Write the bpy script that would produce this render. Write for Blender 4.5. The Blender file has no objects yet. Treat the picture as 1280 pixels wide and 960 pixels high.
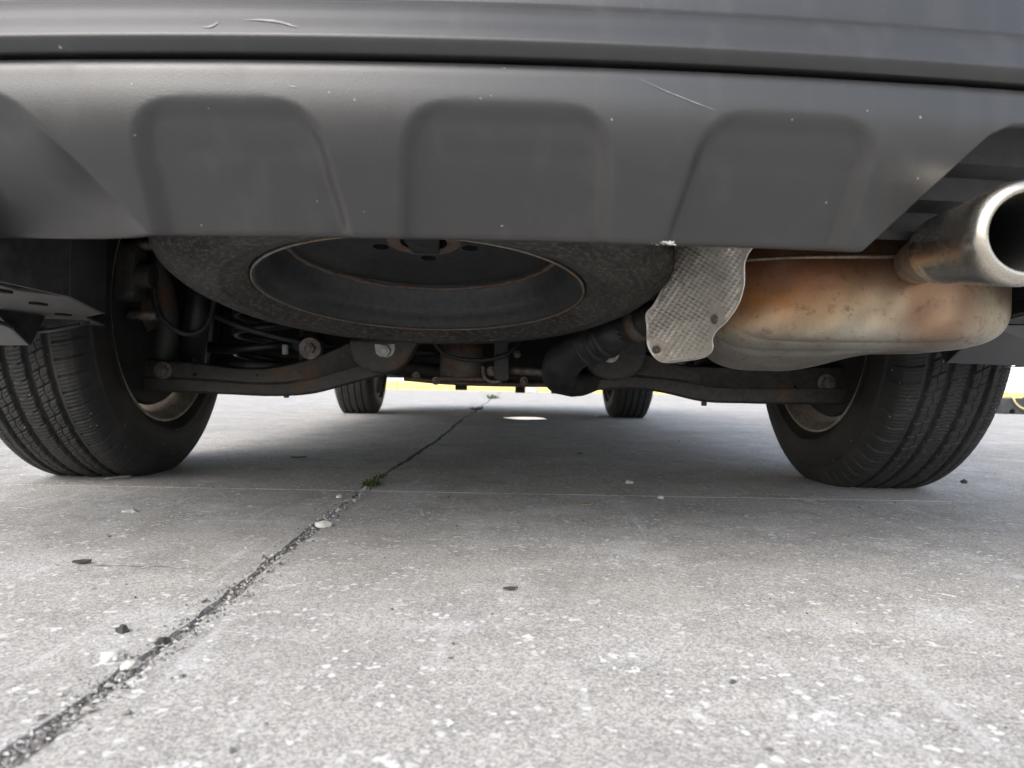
import bpy, bmesh, math, random
import numpy as np
from mathutils import Vector, Matrix, noise as mnoise

random.seed(7)
rng = np.random.default_rng(7)
PI = math.pi
SC = bpy.context.scene
COL = SC.collection

# ------------------------------------------------------------------ camera
F_PX = 888.0                      # focal length in photo pixels (1280 wide)
H_CAM = 0.204
PITCH = math.radians(-0.26)
ROLL = math.radians(1.05)
cam_d = bpy.data.cameras.new('camera')
cam_d.sensor_width = 36.0
cam_d.lens = 36.0 * F_PX / 1280.0
cam_d.clip_start = 0.02
cam_d.clip_end = 3000
cam_d.dof.use_dof = True
cam_d.dof.focus_distance = 0.95
cam_d.dof.aperture_fstop = 9.0
cam = bpy.data.objects.new('camera', cam_d)
COL.objects.link(cam)
CAM_M = (Matrix.Translation((0, 0, H_CAM)) @ Matrix.Rotation(PI / 2 + PITCH, 4, 'X') @ Matrix.Rotation(ROLL, 4, 'Z'))
cam.matrix_world = CAM_M
SC.camera = cam

# ------------------------------------------------------------------ light
SUN_EL, SUN_AZ = math.radians(42), math.radians(215)     # azimuth: compass-like, 180 = behind the camera
world = bpy.data.worlds.new('World')
SC.world = world
world.use_nodes = True
wn = world.node_tree
wn.nodes.clear()
w_out = wn.nodes.new('ShaderNodeOutputWorld')
w_bg = wn.nodes.new('ShaderNodeBackground')
w_hs = wn.nodes.new('ShaderNodeHueSaturation')
w_sky = wn.nodes.new('ShaderNodeTexSky')
w_sky.sky_type = 'NISHITA'
w_sky.sun_disc = False
w_sky.sun_elevation = SUN_EL
w_sky.sun_rotation = SUN_AZ
w_sky.air_density = 1.0
w_sky.dust_density = 3.0
w_sky.ozone_density = 1.0
w_hs.inputs['Saturation'].default_value = 0.55           # thin cloud: a milky sky
w_bg.inputs['Strength'].default_value = 0.15
wn.links.new(w_sky.outputs[0], w_hs.inputs['Color'])
wn.links.new(w_hs.outputs[0], w_bg.inputs['Color'])
wn.links.new(w_bg.outputs[0], w_out.inputs[0])

sun_d = bpy.data.lights.new('sun', 'SUN')
sun_d.energy = 0.5
sun_d.angle = math.radians(55)
sun_d.color = (1.0, 0.98, 0.955)
sun = bpy.data.objects.new('sun', sun_d)
COL.objects.link(sun)
sd = Vector((math.sin(SUN_AZ) * math.cos(SUN_EL), math.cos(SUN_AZ) * math.cos(SUN_EL), math.sin(SUN_EL)))
sun.rotation_euler = (-sd).to_track_quat('-Z', 'Y').to_euler()
sun.location = (0, -5, 12)

SC.view_settings.view_transform = 'Standard'
SC.view_settings.look = 'None'
SC.view_settings.gamma = 1.0
SC.view_settings.use_curve_mapping = False
SC.view_settings.exposure = 1.35
SC.render.engine = 'CYCLES'
SC.cycles.max_bounces = 6
SC.cycles.diffuse_bounces = 4
SC.cycles.glossy_bounces = 3
SC.cycles.transmission_bounces = 1
SC.cycles.caustics_reflective = False
SC.cycles.caustics_refractive = False

# ------------------------------------------------------------------ frames of reference
CAR_O = Vector((-0.037, 1.51, 0.0))          # rear axle centre on the ground
CAR_YAW = math.radians(1.4)
CAR_M = Matrix.Translation(CAR_O) @ Matrix.Rotation(CAR_YAW, 4, 'Z')
CAR_I = CAR_M.inverted()
CAM_R = CAM_M.to_3x3()

def pw(px, py, d):
    """world point seen at photo pixel (px, py) at depth d"""
    v = Vector(((px - 640) / F_PX * d, -(py - 480) / F_PX * d, -d))
    return CAM_M @ v
def pl(px, py, d):
    """the same in the car's own frame (u right, v forward from rear axle, z up)"""
    return CAR_I @ pw(px, py, d)
def pg(px, py):
    """ground point under a photo pixel"""
    v = CAM_R @ Vector(((px - 640) / F_PX, -(py - 480) / F_PX, -1))
    t = -H_CAM / v.z
    return Vector((v.x * t, v.y * t, 0))

# ------------------------------------------------------------------ materials
def srgb(r, g, b):
    f = lambda c: (c / 255 / 12.92) if c / 255 <= .04045 else ((c / 255 + .055) / 1.055) ** 2.4
    return (f(r), f(g), f(b), 1)
class NT:
    def __init__(s, name):
        s.m = bpy.data.materials.new(name); s.m.use_nodes = True
        s.t = s.m.node_tree; s.N = s.t.nodes; s.L = s.t.links
        s.b = s.N['Principled BSDF']
        s.tc = s.N.new('ShaderNodeTexCoord')
    def n(s, ty, **k):
        o = s.N.new(ty)
        for a, b in k.items(): setattr(o, a, b)
        return o
    def put(s, sock, val):
        if hasattr(val, 'links') or isinstance(val, bpy.types.NodeSocket): s.L.new(val, sock)
        else: sock.default_value = val
    def map(s, scale=(1, 1, 1), loc=(0, 0, 0), rot=(0, 0, 0), src=None):
        o = s.n('ShaderNodeMapping'); o.inputs['Scale'].default_value = scale
        o.inputs['Location'].default_value = loc; o.inputs['Rotation'].default_value = rot
        s.L.new(src or s.tc.outputs['Object'], o.inputs[0]); return o.outputs[0]
    def noise(s, scale, detail=4, rough=.55, vec=None, dist=0):
        o = s.n('ShaderNodeTexNoise'); o.inputs['Scale'].default_value = scale
        o.inputs['Detail'].default_value = detail; o.inputs['Roughness'].default_value = rough
        o.inputs['Distortion'].default_value = dist
        s.L.new(vec or s.tc.outputs['Object'], o.inputs['Vector']); return o.outputs['Fac']
    def noisec(s, scale, detail=2, vec=None):
        o = s.n('ShaderNodeTexNoise'); o.inputs['Scale'].default_value = scale
        o.inputs['Detail'].default_value = detail
        s.L.new(vec or s.tc.outputs['Object'], o.inputs['Vector']); return o.outputs['Color']
    def vor(s, scale, vec=None, out='Distance', feat='F1', rnd=1):
        o = s.n('ShaderNodeTexVoronoi', feature=feat); o.inputs['Scale'].default_value = scale
        o.inputs['Randomness'].default_value = rnd
        s.L.new(vec or s.tc.outputs['Object'], o.inputs['Vector'])
        return o.outputs[out] if isinstance(out, str) else [o.outputs[x] for x in out]
    def ramp(s, fac, a, b, ca=(0, 0, 0, 1), cb=(1, 1, 1, 1), interp='LINEAR'):
        o = s.n('ShaderNodeMapRange', interpolation_type='SMOOTHSTEP' if interp == 'S' else 'LINEAR')
        o.inputs['From Min'].default_value = a; o.inputs['From Max'].default_value = b
        s.put(o.inputs['Value'], fac); return o.outputs['Result']
    def math(s, op, a, b=0.5, clamp=False):
        o = s.n('ShaderNodeMath', operation=op, use_clamp=clamp)
        s.put(o.inputs[0], a); s.put(o.inputs[1], b); return o.outputs[0]
    def mix(s, fac, a, b, blend='MIX'):
        o = s.n('ShaderNodeMix', data_type='RGBA', blend_type=blend)
        s.put(o.inputs['Factor'], fac)
        s.put(o.inputs[6], a); s.put(o.inputs[7], b); return o.outputs[2]
    def add(s, a, b, k=1.0):
        o = s.n('ShaderNodeVectorMath', operation='MULTIPLY_ADD')
        s.L.new(b, o.inputs[0]); o.inputs[1].default_value = (k, k, k); s.L.new(a, o.inputs[2]); return o.outputs[0]
    def bump(s, h, dist=.002, strength=1.0, normal=None):
        o = s.n('ShaderNodeBump'); o.inputs['Distance'].default_value = dist; o.inputs['Strength'].default_value = strength
        s.L.new(h, o.inputs['Height'])
        if normal: s.L.new(normal, o.inputs['Normal'])
        return o.outputs[0]
    def sep(s, vec=None):
        o = s.n('ShaderNodeSeparateXYZ'); s.L.new(vec or s.tc.outputs['Object'], o.inputs[0]); return o.outputs
    def fin(s, col=None, rough=None, metal=None, normal=None, spec=None):
        if col is not None: s.put(s.b.inputs['Base Color'], col)
        if rough is not None: s.put(s.b.inputs['Roughness'], rough)
        if metal is not None: s.put(s.b.inputs['Metallic'], metal)
        if spec is not None: s.put(s.b.inputs['Specular IOR Level'], spec)
        if normal is not None: s.L.new(normal, s.b.inputs['Normal'])
        return s.m

M = {}
def g(v, t=(1, 1, 1)): return (v * t[0], v * t[1], v * t[2], 1)

def mat_concrete(name, base, warm=(1, 1, 1)):
    k = NT(name)
    wp = k.n('ShaderNodeNewGeometry').outputs['Position']
    big = k.noise(1.6, 3, .6, wp); mid = k.noise(11, 3, .65, wp); fine = k.noise(850, 2, .85, wp)
    c = k.mix(k.ramp(big, .3, .7), g(base * .88, warm), g(base * 1.08, warm))
    c = k.mix(k.math('MULTIPLY', k.ramp(mid, .42, .70), .75), c, g(base * .70, warm))
    pa = k.noise(5.5, 4, .68, k.map(loc=(2.1, 7.7, 0), src=wp))
    c = k.mix(k.math('MULTIPLY', k.ramp(pa, .52, .70), .55), c, g(base * 1.42, (.99, 1, 1.01)))
    # sandy grain
    gr = k.sep(k.vor(620, wp, 'Color'))[0]
    c = k.mix(1.0, c, k.mix(gr, g(.62), g(1.38)), 'MULTIPLY')
    c = k.mix(.5, c, k.mix(k.ramp(fine, .3, .7), g(.5), g(1.5)), 'MULTIPLY')
    # pale shell and limestone chips set in the surface
    dn = k.noisec(120, 3, wp)
    for sc, thr, keep, seed, dst in ((64, .22, .55, 0, .026), (140, .30, .42, 5, .011), (27, .18, .74, 3, .045)):
        vec = k.add(wp, dn, dst)
        mp = k.map((1, 1, 1), (seed * 1.37, seed * .77, 0), src=vec)
        d, cc = k.vor(sc, mp, ('Distance', 'Color'))
        sp = k.sep(cc)
        on = k.math('GREATER_THAN', sp[0], keep)
        size = k.math('MULTIPLY', sp[1], thr * 1.6)
        msk = k.math('MULTIPLY', k.ramp(k.math('SUBTRACT', size, d), 0, .04), on)
        tone = k.mix(sp[2], g(base * 1.15, warm), g(min(.82, base * 1.78)))
        c = k.mix(k.math('MULTIPLY', msk, k.ramp(mid, .25, .6)), c, tone)
    # dark pits
    pit = k.vor(150, wp, 'Distance')
    pm = k.math('MULTIPLY', k.math('LESS_THAN', pit, .14), k.math('GREATER_THAN', mid, .5))
    c = k.mix(k.math('MULTIPLY', pm, .7), c, g(base * .35))
    # scraped pale streaks
    st = k.noise(14, 2, .6, k.map((3.2, .22, 1), src=wp))
    c = k.mix(k.math('MULTIPLY', k.ramp(st, .62, .78), .4), c, g(min(.75, base * 1.6)))
    # old drips and grime
    oil = k.noise(2.2, 3, .6, k.map(loc=(4.4, 1.7, 0), src=wp))
    c = k.mix(k.math('MULTIPLY', k.ramp(oil, .55, .76), .45), c, g(base * .55, (1.05, 1, .92)))
    n1 = k.bump(k.math('ADD', fine, k.math('MULTIPLY', mid, 2.0)), .0010, .6)
    return k.fin(c, .88, normal=n1, spec=.35)
M['concrete'] = mat_concrete('concrete', .42, (1.0, .965, .91))

def mat_simple(name, col, rough=.6, metal=0.0, var=.25, sc=20, bump=0.0, bsc=120, spec=.5, dust=None, dk=.5):
    k = NT(name)
    n = k.noise(sc, 5, .6); n2 = k.noise(sc * 6, 4, .65)
    c = k.mix(k.ramp(n, .3, .7), tuple(x * (1 - var) for x in col[:3]) + (1,), tuple(min(1, x * (1 + var)) for x in col[:3]) + (1,))
    if dust: c = k.mix(k.math('MULTIPLY', k.ramp(n2, .42, .75), dk), c, dust)
    r = k.math('ADD', k.math('MULTIPLY', k.math('SUBTRACT', n2, .5), .25), rough)
    nm = k.bump(k.noise(bsc, 4, .6), .001, bump) if bump else None
    return k.fin(c, r, metal, nm, spec)

# grey moulded plastic of the bumper, dusty, with water marks and nicks
def mat_bumper():
    k = NT('grey_bumper_plastic')
    n = k.noise(3.5, 4, .6); streak = k.noise(5, 4, .6, k.map((7, 7, .35)))
    c = k.mix(k.ramp(n, .3, .7), g(.023, (1, .995, .99)), g(.029, (1, .995, .99)))
    c = k.mix(k.math('MULTIPLY', k.ramp(streak, .52, .78), .14), c, g(.11))
    spk = k.vor(110, k.add(k.tc.outputs['Object'], k.noisec(60), .01), ('Distance', 'Color'))
    s2 = k.sep(spk[1])
    sm = k.math('MULTIPLY', k.math('LESS_THAN', spk[0], k.math('MULTIPLY', k.math('MULTIPLY', s2[1], s2[1]), .10)), k.math('GREATER_THAN', s2[0], .72))
    c = k.mix(k.math('MULTIPLY', sm, .8), c, g(.28))
    r = k.math('ADD', k.math('MULTIPLY', k.noise(16, 5, .65), .16), .27)
    r = k.math('ADD', r, k.math('MULTIPLY', k.ramp(streak, .5, .8), .1))
    nm = k.bump(k.noise(1100, 2, .6), .0003, .6)
    return k.fin(c, r, 0, nm, .8)
M['bumper'] = mat_bumper()
M['paint'] = mat_simple('grey_metallic_paint', (.20, .205, .215), .28, .35, .05, 4)
M['glass'] = mat_simple('dark_tinted_glass', (.012, .013, .015), .06, 0, .05, 2)
M['blackplastic'] = mat_simple('black_moulded_plastic', (.022, .022, .024), .55, 0, .3, 9, .5, 260, dust=g(.10, (1, .96, .9)), dk=.35)
M['liner'] = mat_simple('dusty_underside_panel', (.036, .036, .036), .6, 0, .3, 25, .4, 200, dust=g(.12, (1, .95, .88)), dk=.5)
M['under'] = mat_simple('dirty_black_underbody', (.026, .025, .024), .7, 0, .4, 8, .5, 90, dust=g(.05, (1, .9, .8)), dk=.5)
M['lamp_red'] = mat_simple('red_lamp_lens', (.22, .008, .008), .12, 0, .1, 5)

def mat_rubber(name, base, dust, amt, lo=.45, hi=.75):
    k = NT(name)
    n = k.noise(9, 6, .65); n2 = k.noise(140, 4, .7)
    c = k.mix(k.math('MULTIPLY', k.ramp(n, lo, hi), amt), base, dust)
    c = k.mix(k.math('MULTIPLY', k.ramp(n2, .55, .8), .35), c, dust)
    sp = k.vor(120, None, ('Distance', 'Color')); s2 = k.sep(sp[1])
    ms = k.math('MULTIPLY', k.math('LESS_THAN', sp[0], .12), k.math('GREATER_THAN', s2[0], .93))
    c = k.mix(ms, c, g(.5))
    nm = k.bump(n2, .0008, .5)
    return k.fin(c, k.math('ADD', k.math('MULTIPLY', n2, .25), .5), 0, nm, .4)
M['rubber'] = mat_rubber('tyre_rubber', g(.025), g(.075, (1, .97, .92)), .5)
M['rubber_side'] = mat_rubber('tyre_sidewall_rubber', g(.020, (1, .96, .92)), g(.065, (1, .84, .72)), .5)

def mat_spare_rubber():
    k = NT('dusty_spare_tyre_rubber')
    o = k.tc.outputs['Object']; x, y, z = k.sep()
    r = k.math('SQRT', k.math('ADD', k.math('MULTIPLY', x, x), k.math('MULTIPLY', y, y)))
    ang = k.math('ARCTAN2', y, x)
    cv = k.n('ShaderNodeCombineXYZ'); k.L.new(k.math('MULTIPLY', r, 60), cv.inputs[0]); k.L.new(k.math('MULTIPLY', ang, 7), cv.inputs[1])
    rings = k.noise(3.2, 6, .75, cv.outputs[0])
    n = k.noise(7, 5, .65); n2 = k.noise(170, 4, .75)
    c = k.mix(k.ramp(n, .3, .7), g(.026, (1, .95, .9)), g(.060, (1, .93, .85)))
    c = k.mix(k.math('MULTIPLY', k.ramp(rings, .48, .68), .8), c, g(.15, (1, .9, .8)))
    c = k.mix(k.math('MULTIPLY', k.ramp(n2, .58, .75), k.ramp(n, .42, .6)), c, g(.30, (1, .93, .85)))
    nm = k.bump(k.math('ADD', rings, k.math('MULTIPLY', n2, .5)), .0015, .8)
    return k.fin(c, .8, 0, nm, .3)
M['spare_rubber'] = mat_spare_rubber()

def mat_rusty(name, steel, rust, lo, hi, rough=.6, metal=.3, sc=14, zband=None):
    k = NT(name)
    n = k.noise(sc, 7, .68); n2 = k.noise(sc * 7, 5, .7); n3 = k.noise(sc * .4, 3, .5)
    c = k.mix(k.ramp(n2, .35, .7), tuple(x * .7 for x in steel[:3]) + (1,), tuple(x * 1.35 for x in steel[:3]) + (1,))
    rr = k.mix(k.ramp(n2, .3, .7), tuple(x * .55 for x in rust[:3]) + (1,), rust)
    m = k.ramp(n, lo, hi)
    c = k.mix(m, c, rr)
    c = k.mix(k.math('MULTIPLY', k.ramp(n3, .5, .7), .3), c, g(.12, (1, .95, .88)))
    nm = k.bump(k.math('ADD', n, k.math('MULTIPLY', n2, .6)), .0015, .7)
    return k.fin(c, k.math('ADD', k.math('MULTIPLY', m, .25), rough), k.math('SUBTRACT', metal, k.math('MULTIPLY', m, metal)), nm)
RUST = (.17, .065, .025, 1)
M['arm'] = mat_rusty('black_painted_steel_with_rust', g(.062, (1, .96, .92)), (.20, .10, .05, 1), .54, .70, .55, .1, 11)
M['rimsteel'] = mat_rusty('black_steel_wheel', g(.040, (.95, 1, 1.06)), (.15, .09, .05, 1), .63, .80, .42, .15, 13)
M['rust'] = mat_rusty('rusty_steel', g(.12, (1, .88, .78)), RUST, .46, .66, .65, .2, 22)
M['rimedge'] = mat_rusty('worn_rim_edge', g(.20, (1, .92, .8)), (.22, .12, .05, 1), .42, .6, .5, .2, 9)
M['bolt'] = mat_rusty('zinc_bolt', g(.55, (1, .97, .9)), (.16, .10, .05, 1), .56, .72, .42, .6, 60)
M['bolt_dark'] = mat_rusty('dark_bolt', g(.24, (1, .95, .88)), (.16, .08, .035, 1), .45, .65, .5, .5, 60)
def mat_tip():
    k = NT('brushed_stainless')
    br = k.noise(60, 4, .6, k.map((1, .05, 1))); n = k.noise(35, 5, .7); n2 = k.noise(240, 3, .7)
    c = k.mix(k.ramp(n, .35, .7), (.70, .67, .61, 1), (.55, .50, .42, 1))
    c = k.mix(k.math('MULTIPLY', k.ramp(n2, .58, .7), .6), c, (.30, .24, .17, 1))
    x, y, z = k.sep()
    c = k.mix(k.math('MULTIPLY', k.ramp(k.math('ADD', k.math('MULTIPLY', n, .02), y), .125, .145), .5), c, (.42, .37, .30, 1))
    r = k.math('ADD', k.math('MULTIPLY', n, .20), .17)
    return k.fin(c, r, 1.0, k.bump(k.math('ADD', br, k.math('MULTIPLY', n2, .4)), .0004, .35))
M['shiny'] = mat_tip()
M['soot_and_hole_shade'] = mat_simple('black_soot_and_hole_shade', (.006, .006, .006), .95, 0, .3, 40)  # soot in the exhaust bore, painted shade in holes and slots
M['rimalloy'] = mat_simple('brake_dusted_alloy', (.52, .45, .37), .5, .5, .3, 18, .3, 120, dust=g(.14, (1, .8, .6)), dk=.7)
M['spring'] = mat_simple('black_coil_spring', (.03, .03, .032), .4, 0, .3, 30)
M['whiteplastic'] = mat_simple('dirty_white_plastic', (.55, .53, .48), .6, 0, .1, 30)

def mat_muffler():
    k = NT('heat_tinted_muffler_steel')
    # object space: x along the muffler, z up, y towards the front of the car
    x, y, z = k.sep()
    n = k.noise(9, 6, .65); n2 = k.noise(75, 5, .72); n3 = k.noise(22, 5, .7)
    grey = k.mix(k.ramp(n2, .3, .7), (.36, .345, .31, 1), (.58, .55, .49, 1))
    tan = k.mix(n2, (.36, .30, .20, 1), (.50, .43, .32, 1))
    bronze = k.mix(k.ramp(n3, .35, .65), (.20, .085, .05, 1), (.36, .18, .11, 1))
    orange = k.mix(k.ramp(n2, .3, .7), (.34, .13, .035, 1), (.44, .21, .07, 1))
    wob = k.math('MULTIPLY', k.math('SUBTRACT', n, .5), .06)
    zz = k.math('ADD', z, wob)
    xx = k.math('ADD', x, k.math('MULTIPLY', wob, 1.5))
    c = k.mix(k.ramp(zz, -.066, -.035), grey, tan)
    edge = k.math('MULTIPLY', k.ramp(zz, -.050, -.012), k.ramp(xx, .03, -.10))
    c = k.mix(k.math('MULTIPLY', edge, .95), c, orange)
    hot = k.math('MULTIPLY', k.ramp(zz, -.012, .016), k.ramp(xx, .10, -.06))
    c = k.mix(k.math('MULTIPLY', hot, .9), c, bronze)
    top = k.math('MULTIPLY', k.ramp(zz, -.005, .035), .9)
    c = k.mix(top, c, (.20, .085, .045, 1))
    # brown halo round the outlet and running down from it
    hx = k.math('SUBTRACT', x, .075); hz = k.math('ADD', z, .0)
    hd = k.math('SQRT', k.math('ADD', k.math('MULTIPLY', hx, hx), k.math('MULTIPLY', k.math('MULTIPLY', hz, hz), .5)))
    c = k.mix(k.math('MULTIPLY', k.ramp(k.math('ADD', hd, k.math('MULTIPLY', wob, .6)), .065, .03), .75), c, (.24, .125, .07, 1))
    # rust freckles and road film
    c = k.mix(k.math('MULTIPLY', k.ramp(n2, .53, .68), .7), c, (.15, .085, .05, 1))
    fl = k.noise(14, 5, .7, k.map((1, 1, .3)))
    c = k.mix(k.math('MULTIPLY', k.ramp(fl, .45, .68), .6), c, (.27, .20, .14, 1))
    r = k.math('ADD', k.math('MULTIPLY', n3, .30), .28)
    nm = k.bump(n2, .0006, .6)
    return k.fin(c, r, .85, nm)
M['muffler'] = mat_muffler()
M['tailpipe'] = mat_rusty('browned_exhaust_pipe', (.24, .19, .14, 1), (.16, .085, .045, 1), .45, .7, .4, .7, 25)
M['alu'] = mat_simple('embossed_aluminium', (.86, .81, .73), .34, .4, .1, 14, 0, dust=g(.35, (1, .93, .82)), dk=.35)
M['yellow'] = mat_simple('worn_yellow_kerb_paint', (.74, .60, .16), .7, 0, .12, 3, .4, 60, dust=g(.66, (1, .92, .66)), dk=.9)
M['stucco'] = mat_simple('pale_stucco', (.74, .71, .66), .9, 0, .06, 2, .5, 60)
M['stone_pale'] = mat_simple('pale_stone', (.52, .50, .46), .9, 0, .2, 60, .5, 300)
M['stone_dark'] = mat_simple('dark_stone', (.05, .048, .045), .85, 0, .3, 60, .5, 300)
M['leaf'] = mat_simple('weed_leaf', (.052, .085, .02), .6, 0, .4, 60)
M['moss'] = mat_simple('dark_moss', (.028, .05, .012), .9, 0, .5, 80, .8, 400)
M['dirt'] = mat_simple('joint_dirt', (.27, .255, .23), .95, 0, .5, 90, .9, 260, dust=g(.08), dk=.6)
M['dryleaf'] = mat_simple('dry_leaf', (.32, .29, .22), .85, 0, .3, 60)
M['brownleaf'] = mat_simple('brown_leaf', (.07, .055, .04), .85, 0, .3, 60)
M['twig'] = mat_simple('grey_twig', (.30, .27, .23), .9, 0, .3, 90)
M['blackrubber'] = mat_simple('black_rubber', (.025, .027, .032), .6, 0, .3, 12, .4, 90, dust=g(.12), dk=.4)
M['cord'] = mat_simple('yellow_cord', (.60, .50, .24), .5, 0, .1, 20)
M['soil'] = mat_simple('lot_subgrade', (.25, .24, .22), .95, 0, .2, 1, .5, 20)

def mat_gravel():
    k = NT('joint_gravel')
    oi = k.n('ShaderNodeNewGeometry')
    rnd = oi.outputs['Random Per Island']
    cr = k.n('ShaderNodeValToRGB'); k.L.new(rnd, cr.inputs[0])
    e = cr.color_ramp.elements
    e[0].position = 0; e[0].color = g(.07); e[1].position = 1; e[1].color = g(.50, (1, .98, .94))
    for p, v in ((.2, .12), (.55, .24), (.85, .36)):
        q = e.new(p); q.color = g(v, (1, .97, .92))
    return k.fin(cr.outputs[0], .9)
M['gravel'] = mat_gravel()

# water lying on the concrete
_k = NT('shallow_water'); _k.fin(g(.10, (1, .98, .95)), .03, 0, _k.bump(_k.noise(12, 2, .5), .0006, .15), .5); M['water'] = _k.m

# ------------------------------------------------------------------ mesh helpers
def link(name, me, mat=None, parent=None, loc=None, rot=None):
    o = bpy.data.objects.new(name, me); COL.objects.link(o)
    if mat is not None and me is not None and not me.materials: me.materials.append(M[mat])
    if parent is not None: o.parent = parent
    if loc is not None: o.location = loc
    if rot is not None: o.rotation_euler = rot
    return o
def pm(name, verts, faces, smooth=True):
    me = bpy.data.meshes.new(name)
    me.from_pydata([tuple(v) for v in verts], [], faces)
    me.validate(); me.update()
    if smooth: me.polygons.foreach_set('use_smooth', [True] * len(me.polygons))
    return me
def bm_mesh(name, bm, smooth=False, recalc=True):
    if recalc: bmesh.ops.recalc_face_normals(bm, faces=bm.faces)
    me = bpy.data.meshes.new(name); bm.to_mesh(me); bm.free()
    if smooth: me.polygons.foreach_set('use_smooth', [True] * len(me.polygons))
    return me
def empty(name, parent=None, loc=(0, 0, 0), rot=(0, 0, 0)):
    o = bpy.data.objects.new(name, None); COL.objects.link(o); o.empty_display_size = .05
    if parent is not None: o.parent = parent
    o.location = loc; o.rotation_euler = rot
    return o
def tag(o, label=None, cat=None, group=None, kind=None):
    if label: o['label'] = label
    if cat: o['category'] = cat
    if group: o['group'] = group
    if kind: o['kind'] = kind
    return o
def auto(o, ang=35):
    me = o.data
    bm = bmesh.new(); bm.from_mesh(me)
    lim = math.radians(ang)
    for e in bm.edges:
        e.smooth = not (len(e.link_faces) == 2 and e.calc_face_angle(0) > lim)
    for f in bm.faces: f.smooth = True
    bm.to_mesh(me); bm.free(); return o
def solid(o, th, off=-1):
    m = o.modifiers.new('thickness', 'SOLIDIFY'); m.thickness = th; m.offset = off; return o
def bev(o, w, seg=2, ang=40):
    m = o.modifiers.new('bevel', 'BEVEL'); m.width = w; m.segments = seg; m.limit_method = 'ANGLE'; m.angle_limit = math.radians(ang); return o

def grid_mesh(name, P, closed_u=False, closed_v=False, flip=False):
    """P[i][j] points"""
    P = np.asarray(P, float); a, b = P.shape[:2]
    idx = np.arange(a * b).reshape(a, b)
    i0 = idx if closed_u else idx[:-1]
    i1 = np.roll(idx, -1, 0) if closed_u else idx[1:]
    if closed_v: q = [i0, i1, np.roll(i1, -1, 1), np.roll(i0, -1, 1)]
    else: q = [i0[:, :-1], i1[:, :-1], i1[:, 1:], i0[:, 1:]]
    F = np.stack([x.ravel() for x in q], 1)
    if flip: F = F[:, ::-1]
    me = bpy.data.meshes.new(name)
    V = P.reshape(-1, 3)
    me.vertices.add(len(V)); me.vertices.foreach_set('co', V.astype(np.float32).ravel())
    n = len(F)
    me.loops.add(n * 4); me.loops.foreach_set('vertex_index', F.astype(np.int32).ravel())
    me.polygons.add(n)
    me.polygons.foreach_set('loop_start', np.arange(0, n * 4, 4, dtype=np.int32))
    me.polygons.foreach_set('use_smooth', np.ones(n, dtype=bool))
    me.update(calc_edges=True); me.validate()
    return me
def revolve(name, prof, seg=64, axis='x', flip=False, closed_prof=False):
    """prof: list of (axial, radius)"""
    P = []
    for i in range(seg):
        a = 2 * PI * i / seg; c, s = math.cos(a), math.sin(a)
        row = []
        for ax, r in prof:
            if axis == 'x': row.append((ax, r * c, r * s))
            elif axis == 'y': row.append((r * s, ax, r * c))
            else: row.append((r * c, r * s, ax))
        P.append(row)
    return grid_mesh(name, P, closed_u=True, closed_v=closed_prof, flip=flip)
def catmull(pts, n=8):
    pts = [Vector(p) for p in pts]; out = []
    P = [pts[0] * 2 - pts[1]] + pts + [pts[-1] * 2 - pts[-2]]
    for i in range(1, len(P) - 2):
        for j in range(n):
            t = j / n
            a, b, c, d = P[i - 1], P[i], P[i + 1], P[i + 2]
            out.append(.5 * ((2 * b) + (c - a) * t + (2 * a - 5 * b + 4 * c - d) * t * t + (3 * b - a - 3 * c + d) * t ** 3))
    out.append(pts[-1]); return out
def tube(name, pts, r, seg=14, n=6, caps=True, oval=1.0):
    pts = catmull(pts, n) if n else [Vector(p) for p in pts]
    m = len(pts)
    rr = r if callable(r) else (lambda t: r)
    P = []; up = None
    for i, p in enumerate(pts):
        t = (pts[min(i + 1, m - 1)] - pts[max(i - 1, 0)]).normalized()
        if up is None:
            up = Vector((0, 0, 1)) if abs(t.z) < .9 else Vector((0, 1, 0))
        s = t.cross(up).normalized(); up = s.cross(t).normalized()
        R = rr(i / (m - 1))
        P.append([p + s * math.cos(2 * PI * k / seg) * R + up * math.sin(2 * PI * k / seg) * R * oval for k in range(seg)])
    if caps:
        P = [[pts[0]] * seg] + P + [[pts[-1]] * seg]
    me = grid_mesh(name, [[tuple(q) for q in row] for row in P], closed_v=True)
    bm = bmesh.new(); bm.from_mesh(me); bmesh.ops.remove_doubles(bm, verts=bm.verts, dist=1e-6)
    bmesh.ops.recalc_face_normals(bm, faces=bm.faces)
    for f in bm.faces: f.smooth = True
    bm.to_mesh(me); bm.free(); return me
def box_mesh(name, c, s, rot=None):
    bm = bmesh.new(); bmesh.ops.create_cube(bm, size=1)
    M_ = Matrix.Translation(c) @ (rot.to_4x4() if rot else Matrix()) @ Matrix.Diagonal((*s, 1))
    bmesh.ops.transform(bm, matrix=M_, verts=bm.verts)
    return bm_mesh(name, bm)
def prism(name, poly, axis, depth):
    """poly of 3d points (planar), extruded along vector axis*depth"""
    n = len(poly); ax = Vector(axis) * depth
    V = [Vector(p) for p in poly] + [Vector(p) + ax for p in poly]
    F = [tuple(range(n))[::-1], tuple(range(n, 2 * n))] + [(i, (i + 1) % n, (i + 1) % n + n, i + n) for i in range(n)]
    bm = bmesh.new(); vs = [bm.verts.new(v) for v in V]
    for f in F: bm.faces.new([vs[i] for i in f])
    return bm_mesh(name, bm)
def orient(direction, up=(0, 0, 1)):
    return Vector(direction).to_track_quat('Y', 'Z').to_euler()

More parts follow.
